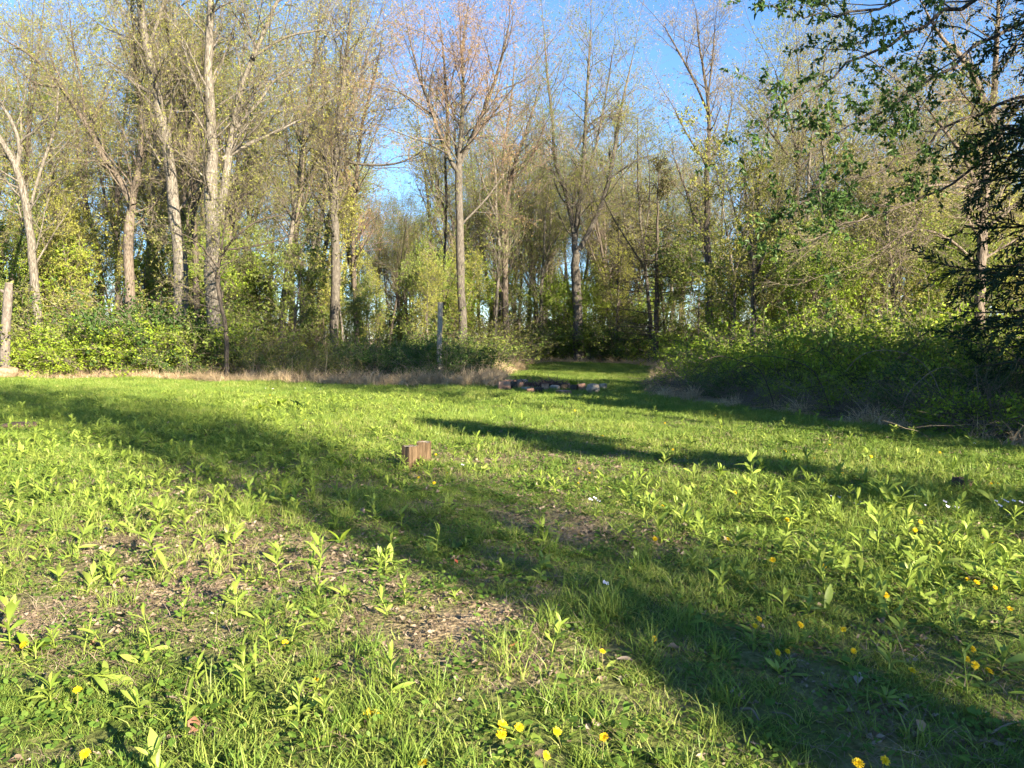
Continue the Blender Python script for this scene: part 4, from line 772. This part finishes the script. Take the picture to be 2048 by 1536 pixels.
def log_post(name, px, d, pts, bark, label, stubs=()):
    b = on_ground(px, HORIZON + CAM_H * F / d); root = empty(name, b); mb = MB()
    q = np.array([np.append(at(u, v, d), wd * d / F / 2) for u, v, wd in pts]); q[0, 2] = b[2] - .1
    ln = smooth_line(q, 18); R = np.random.default_rng(int(px) + 3); ln[:, 3] *= 1 + R.normal(0, .03, 18); v, f = tubes(ln[None, :, :3], ln[None, :, 3], 14); v = v + R.normal(0, .006, v.shape)
    mb.add(v, f)
    mb.build('shaft', bark, root, b)
    t = ln[-1]; k = 14; an = np.arange(k) * 2 * np.pi / k; cp = MB(); ring = np.stack([t[0] + t[3] * .97 * np.cos(an), t[1] + t[3] * .97 * np.sin(an), np.full(k, t[2] + .004)], -1); vv = np.vstack([ring, ring * [1, 1, 1] - [0, 0, .03], [[t[0], t[1], t[2] + .012]]])
    cp.add(vv, [[j, (j + 1) % k, 2 * k, 2 * k] for j in range(0)] + [[j, (j + 1) % k, k + (j + 1) % k, k + j] for j in range(k)] + [[j, (j + 1) % k, (j + 2) % k, 2 * k] for j in range(0, k, 2)], 0, 0, False)
    cp.build('cut_top', rough_mat('cut_wood_' + name + str(int(px)), [(.3, c(.28, .22, .15)), (.7, c(.5, .42, .31))], (1, 1, 1)), root, b)
    for (i, ang, l) in stubs:
        s = ln[i]; dr = np.array([math.cos(ang), -.3, .35]); a, r = grow(s[None, :3], dr[None], np.array([l + s[3]]), np.array([.07]), 4, R, .1, .03, .75); m2 = MB(); v, f = tubes(a, r, 8); m2.add(v, f); m2.build('branch_stub', bark, root, b)
    tag(root, label, 'post')
POSTB = rough_mat('post_bark', [(.3, c(.055, .046, .038)), (.5, c(.135, .115, .096)), (.72, c(.225, .20, .17))], (3, 3, 1.5))
POSTG = rough_mat('post_grey', [(.3, c(.14, .12, .09)), (.5, c(.29, .255, .20)), (.72, c(.44, .395, .32))], (4, 4, 2))
log_post('log_post', 13, 27.0, [(11, 745, 19), (10, 700, 18), (12, 650, 17), (15, 610, 17), (18, 566, 14)], POSTB, 'bare sawn-off log standing upright at the left edge of the lawn', [(15, math.pi, .12), (7, math.pi, .1)])
log_post('grey_post', 880, 26.0, [(879, 740, 10), (879, 690, 10), (880, 650, 10), (881, 605, 10)], POSTG, 'weathered grey post standing in the shrubs left of the fire ring')
p = on_ground(5, 757); o = lump('boulder', (1.35, .9, .42), 801, STONE['tan'], .22, .3, 5); o.location = (p[0] - .05, p[1] - .2, p[2] - .05); tag(o, 'low tan boulder at the foot of the upright log', 'boulder')
p = on_ground(68, 757); o = lump('boulder', (.3, .25, .12), 802, STONE['tan'], .22, .3, 3); o.location = (p[0], p[1] - .2, p[2] - .02); tag(o, 'little tan stone beside the low tan boulder', 'stone')
# sawn timber stubs
WOOD = rough_mat('timber_side', [(.28, c(.03, .02, .012)), (.45, c(.10, .066, .036)), (.6, c(.165, .112, .064)), (.78, c(.25, .185, .115))], (9, 9, .7), 6, .5, 5)
WOODT = rough_mat('timber_top', [(.3, c(.12, .095, .07)), (.55, c(.25, .21, .16)), (.75, c(.36, .31, .25))], (3, 3, 3), 6, .6, 12)
WOODD = rough_mat('stump_dark', [(.28, c(.03, .02, .014)), (.5, c(.08, .055, .038)), (.75, c(.16, .12, .085))], (5, 5, 1), 6, .6, 6)
def timber(u, v, wd, ht, rz, label, side_m, top_m, tilt=0.0, name='timber_post', cat='post', notch=True):
    p = on_ground(u, v); root = empty(name, (p[0], p[1], p[2] - .03), rz); root.rotation_euler = (tilt, tilt * .6, rz); R = np.random.default_rng(int(u))
    n = 10; mb = MB(); g = np.linspace(-1, 1, n); loop = [(x, -1) for x in g[:-1]] + [(1, y) for y in g[:-1]] + [(-x, 1) for x in g[:-1]] + [(-1, -y) for y in g[:-1]]
    loop = np.array(loop) * wd / 2; loop *= (1 - .06 * (np.abs(loop).min(1) > wd * .42))[:, None]; k = len(loop); loop = loop + R.normal(0, wd * .006, loop.shape)
    zs = [0, ht * .35, ht * .7, ht]; V = np.concatenate([np.column_stack([loop * (1 + R.normal(0, .004)), np.full(k, z)]) for z in zs]); V[-k:, 2] += R.normal(0, .008, k)
    mb.add(V, [[i * k + j, i * k + (j + 1) % k, (i + 1) * k + (j + 1) % k, (i + 1) * k + j] for i in range(3) for j in range(k)], 0, 0, False); mb.build('shaft', side_m, root)
    t = MB(); m = 7; gx = np.linspace(-.485, .485, m) * wd; X, Y = np.meshgrid(gx, gx, indexing='ij'); Z = ht - .002 + R.normal(0, .003, X.shape); vv = np.stack([X, Y, Z], -1).reshape(-1, 3)
    t.add(vv, [[i * m + j, (i + 1) * m + j, (i + 1) * m + j + 1, i * m + j + 1] for i in range(m - 1) for j in range(m - 1)], 0, 0, False); t.build('end_grain', top_m, root); tag(root, label, cat, None)
timber(821, 930, .15, .27, -.75, 'shorter shaded square timber stub, left of the pair in the lawn', WOOD, WOODT)
timber(848, 921, .15, .27, -.12, 'taller sunlit square timber stub, right of the pair in the lawn', WOOD, WOODT)
timber(1919, 976, .13, .15, .35, 'dark tilted stub of a sawn post among the weeds near white flowers', WOODD, WOODD, .14)
p = on_ground(42, 852); o = lump('tree_stump', (.5, .4, .10), 803, WOODD, .12, .45, 4); o.location = (p[0], p[1], p[2] - .01); tag(o, 'flat dark stump cut level with the shaded grass', 'stump')

# ------------------------------------------------------------------ weeds
def leaf_blade(L, W, curve, fold=.25, n=5):
    """an oblong leaf along +X, its tip bending down"""
    v = []; u = np.linspace(0, 1, n)
    wv = W / 2 * np.array([.22, .62, .95, .85, .06]) if n == 5 else W / 2 * np.sin(np.pi * np.clip(u, .05, .98)) ** .7
    for t, ww in zip(u, wv):
        x = L * t; z = -curve * L * t * t
        for s in (-1, 0, 1): v.append([x, s * ww, z + fold * abs(s) * ww])
    f = [[3 * i + j, 3 * i + 3 + j, 3 * i + 4 + j, 3 * i + 1 + j] for i in range(n - 1) for j in range(2)]
    return np.array(v), np.array(f)
LEAFSHAPES = [leaf_blade(1, .25, .12), leaf_blade(1, .22, .45), leaf_blade(1, .32, .28)]
def weed_layout(seed, h, n):
    style = seed % 3
    """stem points and a list of (shape, 4x4) leaf placements"""
    R = np.random.default_rng(seed); lean = R.normal(0, .2, 2); P_ = 6; t = np.linspace(0, 1, P_)
    st = np.stack([lean[0] * h * t ** 1.5, lean[1] * h * t ** 1.5, h * t * (.86 if style else .3) - .005], -1); out = []
    ga = R.uniform(0, 6.28)
    for i in range(n):
        q = (i + .4) / n; ga += 2.4 + R.normal(0, .35); pos = np.array([np.interp(q, t, st[:, k]) for k in range(3)])
        el = math.radians((np.interp(q, [0, .5, 1], [22, 45, 74]) if style else np.interp(q, [0, 1], [8, 52])) + R.normal(0, 15)); L_ = (.066 + .026 * math.sin(q * 3.0)) * R.uniform(.55, 1.25) * (h / .2) ** .45 * (1.0 if q < .85 else .8) * (1.1 if not style else 1.0)
        m = Matrix.Translation(Vector(pos)) @ Euler((R.normal(0, .45), -el, ga), 'XYZ').to_matrix().to_4x4() @ Matrix.Scale(L_, 4)
        out.append((int(R.integers(0, 3)), m))
    return st, out
def weed_mesh(seed, h, n, mat=0):
    st, lv = weed_layout(seed, h, n); mb = MB(); v, f = tubes(st[None], np.linspace(.004, .0015, 6)[None], 4); mb.add(v, f, mat, .5); R = np.random.default_rng(seed + 1)
    for k, m in lv:
        v, f = LEAFSHAPES[k]; M_ = np.array(m); mb.add(v @ M_[:3, :3].T + M_[:3, 3], f, mat, R.uniform(0, 1))
    return mb
leaf_data = []
for k, (v, f) in enumerate(LEAFSHAPES):
    for q in range(3):
        mb = MB(); mb.add(v, f, 0, .15 + .35 * q); leaf_data.append(mb.mesh('leaf', WEED))
def weed_density(px, py):
    g = lambda u, v, a, b: np.exp(-(((px - u) / a) ** 2 + ((py - v) / b) ** 2))
    return np.clip(1.25 * g(120, 950, 420, 110) + .9 * g(520, 930, 330, 90) + .45 * g(350, 1110, 420, 130) + .95 * g(300, 1390, 360, 120) + .28 * g(900, 1180, 330, 110) + 1.5 * g(1880, 1180, 330, 130) + 1.3 * g(1500, 1090, 260, 90) + .55 * g(1650, 1010, 400, 45)
                   + .5 * g(450, 830, 330, 25) + .5 * g(650, 800, 200, 14) + .25 * g(1750, 1400, 350, 90) + .06, 0, 1.2) * (1 - .85 * g(1300, 1440, 420, 160)) * (1 - .7 * g(880, 1330, 200, 90))
def make_weeds():
    R = np.random.default_rng(99); x, y = sample_wedge(2.3, 19, 27, R, .4); k = inside(x, y); x, y = x[k], y[k]; px, py = pix(np.stack([x, y, gz(x, y)], -1))
    k = R.uniform(0, 1, len(x)) < weed_density(px, py) * 1.0; x, y, px, py = x[k], y[k], px[k], py[k]
    o = np.argsort(np.hypot(x, y)); x, y, px, py = x[o], y[o], px[o], py[o]; h = (.07 + .15 * R.beta(1.6, 2.0, len(x))) * np.where(px > 1300, 1.2, 1) * np.where((px < 700) & (py > 1000), 1.12, 1)
    far = [weed_mesh(900 + i, (.16, .10, .2, .13)[i % 4], int(R.integers(9, 19))) for i in range(12)]; far_me = [m.mesh('weed_plant', WEED) for m in far]
    vis = (px > -30) & (px < 2080) & (py < 1620); ind = np.where(vis)[0][:300]; near = set(ind[:64].tolist()); take = set(ind.tolist())
    def where(u, v):
        if v < 990 and u < 760: return ('at the far side of the weed patch left of the timber stubs' if v < 900 else 'in the weed patch by the left edge of the lawn' if u < 260 else 'in the middle of the weed patch left of the timber stubs' if u < 520 else 'close left of the timber stubs')
        if u < 760 and v < 1230: return 'on the leaf-littered ground at the left edge' if u < 250 else 'on the leaf-littered ground left of the long straw' if u < 520 else 'on the leaf-littered ground by the long straw'
        if u < 760: return 'in the near left corner' if u < 330 and v > 1380 else 'in the grass near the large curled leaf' if u < 520 else 'in the near grass left of the litter patch'
        if u > 1300:
            if v < 1040: return 'in the farther shadow band near the white flowers' if u > 1600 else 'below the farther shadow band'
            if v < 1130: return 'in the upper sunlit weed patch ' + ('near the right edge' if u > 1800 else 'by the grey twig' if u > 1560 else 'beside the middle grass')
            if v < 1240: return 'in the lower sunlit weed patch ' + ('near the right edge' if u > 1800 else 'above the largest dandelion' if u > 1560 else 'beside the nearer shadow')
            return 'in the shaded grass ' + ('at the near right corner' if u > 1750 else 'around the weathered stick')
        return 'in the thin grass by the red leaf' if v > 1050 else 'in the grass right of the timber stubs'
    for i in ind:
        wz = where(px[i], py[i]); vi = int(R.integers(0, 12)); ros = ((2000 + int(i)) if i in near else (900 + vi)) % 3 == 0; big = ('spreading' if ros else 'upright') + (' tall' if h[i] > .14 else ' low'); lab = f'{big} leafy weed {wz}'; loc = (x[i], y[i], float(gz(x[i], y[i]))); rz = R.uniform(0, 6.28)
        if i in near:
            root = empty('weed_plant', loc, rz); st, lv = weed_layout(2000 + int(i), h[i] * 1.15, int(R.integers(9, 19))); mb = MB(); v, f = tubes(st[None], np.linspace(.0042, .0016, 6)[None], 5); mb.add(v, f, 0, .6); mb.build('stem', WEED, root)
            for kk, m in lv:
                lo = bpy.data.objects.new('leaf', leaf_data[kk * 3 + int(R.integers(0, 3))]); COL.objects.link(lo); lo.parent = root; lo.matrix_local = m
        else:
            root = bpy.data.objects.new('weed_plant', far_me[vi]); COL.objects.link(root); root.location = loc; s = h[i] / .155; root.rotation_euler = (R.normal(0, .1), R.normal(0, .1), rz); root.scale = (s, s, s)
        tag(root, lab, 'weed', f'{big} weeds {wz}')
    rest = np.array([i for i in range(len(x)) if i not in take]); n = len(rest)
    rot = np.stack([R.normal(0, .1, n), R.normal(0, .1, n), R.uniform(0, 6.28, n)], -1)
    scatter('weeds', far, np.stack([x[rest], y[rest], gz(x[rest], y[rest])], -1), R.integers(0, 12, n), rot, h[rest] / .155, R.uniform(0, 1, n), [WEEDS_STUFF], 'more pale green leafy weeds dotted over the farther lawn', 'weeds')
make_weeds()

# ------------------------------------------------------------------ flowers
def flat_mat(name, col, rough=.6, tr=.2):
    return leaf_mat(name, [(0, tuple(a * .8 for a in col)), (1, col)], tr, gloss=.02)
PETAL = flat_mat('dandelion_petal', (.80, .56, .015)); STEMM = flat_mat('flower_stem', (.2, .2, .07)); WHITE = flat_mat('white_petal', (.72, .70, .78))
def dandelion_meshes(seed):
    R = np.random.default_rng(seed); mb = MB()
    for ring_, (n, l, el) in enumerate([(24, .021, 8), (20, .016, 30), (14, .010, 58)]):
        for i in range(n):
            a = 6.283 * (i + R.uniform(-.3, .3)) / n; e = math.radians(el + R.normal(0, 6)); L_ = l * R.uniform(.85, 1.15); wd = .0042
            d = np.array([math.cos(a) * math.cos(e), math.sin(a) * math.cos(e), math.sin(e)]); s = np.array([-math.sin(a), math.cos(a), 0]) * wd / 2; p = np.array([0, 0, .002 * ring_])
            mb.add([p - s * .4, p + s * .4, p + d * L_ + s, p + d * L_ - s], [[0, 1, 2, 3]], 0, R.uniform(0, 1), False)
    return mb.mesh('flower_head', PETAL)
DM = [dandelion_meshes(i) for i in range(3)]
def calyx_mesh():
    mb = MB(); ln = np.array([[[0, 0, -.012], [0, 0, -.006], [0, 0, 0], [0, 0, .004]]]); v, f = tubes(ln, np.array([[.002, .006, .0065, .009]]), 8); mb.add(v, f, 0, .4); return mb.mesh('calyx', WEED)
CALYX = calyx_mesh()
DAND = [(170, 1508), (155, 1380), (736, 1427), (752, 1428), (1003, 1470), (1005, 1450), (1038, 1455), (1114, 1463), (1208, 1475), (1092, 1511), (1308, 1277), (1205, 1303), (570, 1286), (633, 1361), (48, 1290), (1707, 1302), (1575, 1303), (1555, 1305), (1510, 1252), (1518, 1238), (1824, 1341), (1945, 1298), (1932, 1318), (1977, 1342), (1771, 1190), (1687, 1259), (1953, 1165), (1935, 1160), (1990, 1175), (1983, 1083), (1880, 1088), (1841, 1044), (1830, 1060), (1574, 1040), (1480, 1008), (1456, 1078), (1545, 1120), (1650, 1132), (1685, 946), (1158, 938), (1179, 946), (1157, 967), (1562, 918), (1116, 869), (1150, 821), (1330, 846), (1346, 899), (1431, 831), (1442, 852), (1570, 902), (1628, 916), (1742, 913), (1982, 967), (1996, 968), (868, 966), (896, 945), (838, 955), (611, 840), (872, 909), (1770, 1521), (1716, 1527), (846, 1526), (2020, 1218), (1600, 1250), (1950, 1330), (1240, 890), (1205, 872), (1375, 918), (1325, 1012), (1310, 1078), (540, 790), (560, 905), (1470, 985), (1880, 905), (1660, 890)]
for i, (u, v) in enumerate(DAND):
    R = np.random.default_rng(3000 + i); hgt = R.uniform(.05, .11) if v > 1000 else R.uniform(.06, .10)
    r = ray(u, v); t = (hgt - CAM_H) / r[2]; hp = np.array([0, 0, CAM_H]) + r * t; b = np.array([hp[0] + R.normal(0, .015), hp[1] + R.normal(0, .015), float(gz(hp[0], hp[1])) - .01]); root = empty('dandelion', b)
    mid = (hp - b) * .55 + R.normal(0, .006, 3); ln = smooth_line(np.array([[0, 0, 0], mid, hp - b]), 6); mb = MB(); vv, f = tubes(ln[None], np.full((1, 6), .0022), 5); mb.add(vv, f); mb.build('stem', STEMM, root)
    hd = bpy.data.objects.new('flower_head', DM[i % 3]); COL.objects.link(hd); hd.parent = root; hd.location = Vector(hp - b); s = R.uniform(.62, .92); hd.scale = (s, s, s); hd.rotation_euler = (R.normal(.5, .25), R.normal(0, .25), R.uniform(-.5, .5))
    cx_ = bpy.data.objects.new('calyx', CALYX); COL.objects.link(cx_); cx_.parent = hd
    if v > 1150:
        for q in range(6):
            lo = bpy.data.objects.new('leaf', leaf_data[(q % 3) * 3 + i % 3]); COL.objects.link(lo); lo.parent = root
            lo.matrix_local = Matrix.Translation((0, 0, .012)) @ Euler((R.normal(0, .3), -R.uniform(.15, .7), q * 1.05 + R.normal(0, .25)), 'XYZ').to_matrix().to_4x4() @ Matrix.Scale(R.uniform(.06, .10), 4)
    zone = ('in the nearest strip of grass' if v > 1400 else 'in the shaded grass at the near right' if v > 1225 and u > 1000 else 'in the near left grass' if v > 1225 else 'in the sunlit weed patch on the right' if v > 1000 else 'in the middle of the lawn near the shadow bands' if v > 890 else 'on the far sunlit lawn')
    tag(root, 'yellow dandelion ' + zone, 'dandelion', 'dandelions ' + zone)
def white_mesh(seed):
    R = np.random.default_rng(seed); mb = MB()
    for i in range(5):
        a = 6.283 * i / 5; d = np.array([math.cos(a), math.sin(a), .35]); s = np.array([-math.sin(a), math.cos(a), 0]); L_ = .014
        mb.add([[0, 0, 0], d * L_ * .6 + s * L_ * .45, d * L_ * 1.05, d * L_ * .6 - s * L_ * .45], [[0, 1, 2, 3]], 0, R.uniform(0, 1), False)
    return mb.mesh('flower_head', WHITE)
WM_ = white_mesh(1)
for i, (u, v) in enumerate([(1662, 992), (1676, 993), (1710, 1007), (1722, 1005), (1845, 1004), (1852, 1010), (1888, 1002), (1893, 1012), (1912, 1013), (1990, 1001), (2004, 998), (2012, 1002), (2025, 1000), (2040, 1003), (1998, 1010), (1948, 886), (1180, 998), (1196, 1001), (1188, 995), (924, 929), (1208, 1164), (530, 776), (545, 777), (610, 776), (640, 778), (1830, 990)]):
    R = np.random.default_rng(3500 + i); hgt = R.uniform(.05, .09); r = ray(u, v); t = (hgt - CAM_H) / r[2]; hp = np.array([0, 0, CAM_H]) + r * t; b = np.array([hp[0] + R.normal(0, .01), hp[1], float(gz(hp[0], hp[1])) - .01]); root = empty('white_wildflower', b)
    ln = smooth_line(np.array([[0, 0, 0], (hp - b) * .55 + R.normal(0, .005, 3), hp - b]), 6); mb = MB(); vv, f = tubes(ln[None], np.full((1, 6), .0016), 4); mb.add(vv, f); mb.build('stem', STEMM, root)
    for q in range(2):
        hd = bpy.data.objects.new('flower_head', WM_); COL.objects.link(hd); hd.parent = root; hd.location = Vector(hp - b + np.array([q * .018, 0, -q * .008])); s = R.uniform(.65, .95); hd.scale = (s, s, s); hd.rotation_euler = (R.normal(.7, .3), R.normal(0, .3), R.uniform(-.6, .6))
    zone = 'in the shaded strip near the dark stub' if u > 1600 and v > 950 else 'at the far end of the lawn' if v < 900 else 'in the middle of the lawn'
    tag(root, 'small white wildflower ' + zone, 'wildflower', 'white wildflowers ' + zone)

# ------------------------------------------------------------------ single fallen leaves, twigs and the green plants by the ring
def dl(name, col): return leaf_mat(name, [(0, tuple(a * .75 for a in col)), (1, col)], .12, gloss=.05)
for i, (u, v, s, col, tilt, lab) in enumerate([(392, 1462, .085, (.22, .11, .065), 1.2, 'large curled brown leaf standing among the weeds at near left'), (1832, 1452, .065, (.42, .28, .19), .7, 'folded tan leaf in the dark grass at near right'), (911, 1129, .05, (.55, .13, .06), .3, 'small bright red-orange leaf in the thin middle grass'),
        (1412, 1432, .045, (.5, .40, .32), .6, 'pale curled leaf in the shaded near grass'), (1028, 1318, .07, (.30, .13, .06), .2, 'rust-coloured leaf on the litter patch'), (724, 1036, .055, (.42, .30, .25), .4, 'pinkish tan leaf near the middle shadow'), (1250, 1338, .06, (.38, .31, .27), .4, 'crumpled grey-brown leaf at the edge of the nearer shadow'), (1350, 1308, .05, (.44, .36, .3), .6, 'pale brown leaf beside a dandelion stem'),
        (190, 1296, .05, (.46, .27, .16), .8, 'orange-brown leaf between the near left weeds'), (1490, 1395, .05, (.34, .22, .15), .8, 'small brown upright leaf in the near shade'), (1720, 1360, .05, (.4, .33, .28), .5, 'grey leaf below the largest dandelion'), (560, 1220, .06, (.45, .38, .33), .3, 'pale leaf on the bare ground at left')]):
    p = on_ground(u, v); mb = dead_leaf_mesh(s, np.random.default_rng(4000 + i), curl=.9); o = mb.build('fallen_leaf', dl('fallen_leaf_%d' % i, col)); o.location = (p[0], p[1], p[2] + .012); o.rotation_euler = (tilt, .2, .5 * i); tag(o, lab, 'leaf', 'single fallen leaves')
for i, (a, b, r, m, lab) in enumerate([((1482, 1420), (1518, 1448), .007, 'grey', 'weathered grey stick in the near shaded grass'), ((590, 1180), (760, 1148), .004, 'tan', 'long dry straw lying on the thin ground left of centre'), ((1545, 1425), (1600, 1462), .003, 'tan', 'thin tan twig in the near right grass'), ((1720, 1066), (1795, 1085), .006, 'grey', 'grey twig lying in the sunlit weed patch'), ((1980, 1465), (2060, 1450), .005, 'grey', 'grey twig at the near right corner'), ((1230, 1055), (1300, 1090), .004, 'tan', 'thin straw lying in the middle grass')]):
    p, q = on_ground(*a), on_ground(*b); p[2] += .02; q[2] += .035; ln = smooth_line(np.array([p, (p + q) / 2 + np.array([.01, .01, .015]), q]), 8); mb = MB(); v, f = tubes(ln[None], np.linspace(r, r * .5, 8)[None], 6); mb.add(v, f); o = mb.build('fallen_twig', TWIG[m], None, p); o.location = Vector(p); tag(o, lab, 'twig', 'single fallen twigs')
def rosette(u, v, size, n, mat, label, name='dock_plant'):
    p = on_ground(u, v); root = empty(name, p); R = np.random.default_rng(int(u)); sh = leaf_blade(1, .33, .35, .3, 6); me = []
    for q in range(2):
        mb = MB(); mb.add(sh[0], sh[1], 0, .2 + .5 * q); me.append(mb.mesh('leaf', mat))
    for i in range(n):
        lo = bpy.data.objects.new('leaf', me[i % 2]); COL.objects.link(lo); lo.parent = root
        lo.matrix_local = Matrix.Translation((0, 0, .01)) @ Euler((R.normal(0, .2), -math.radians(R.uniform(15, 70)), R.uniform(0, 6.28)), 'XYZ').to_matrix().to_4x4() @ Matrix.Scale(size * R.uniform(.6, 1.15), 4)
    tag(root, label, 'plant', 'broad-leaved plants')
BROAD = LEAF['bright']; DEEPL = LEAF['deep']
for u, v, s, n, m, lab in [(1152, 778, .32, 26, BROAD, 'bright green leafy plant growing in the fire ring'), (525, 910, .15, 12, DEEPL, 'dark broad-leaved plant in the dense weed patch'), (680, 930, .14, 12, BROAD, 'broad-leaved plant left of the timber stubs'), (833, 940, .10, 8, BROAD, 'little leafy plant at the foot of the timber stubs'), (560, 812, .3, 18, BROAD, 'large broad-leaved clump at the far side of the weed patch'), (600, 818, .26, 16, DEEPL, 'dark broad-leaved clump beside the large clump'), (520, 822, .26, 14, BROAD, 'broad-leaved clump left of the large clump'), (680, 1086, .12, 8, BROAD, 'broad pale leaf plant in the middle shadow'), (1440, 960, .12, 9, BROAD, 'small broad-leaved plant in the farther shadow band'), (910, 1105, .12, 9, DEEPL, 'dark low rosette above the small red leaf'), (60, 1310, .12, 12, BROAD, 'big-leaved plant at the near left edge with a bud')]:
    rosette(u, v, s, n, m, lab)
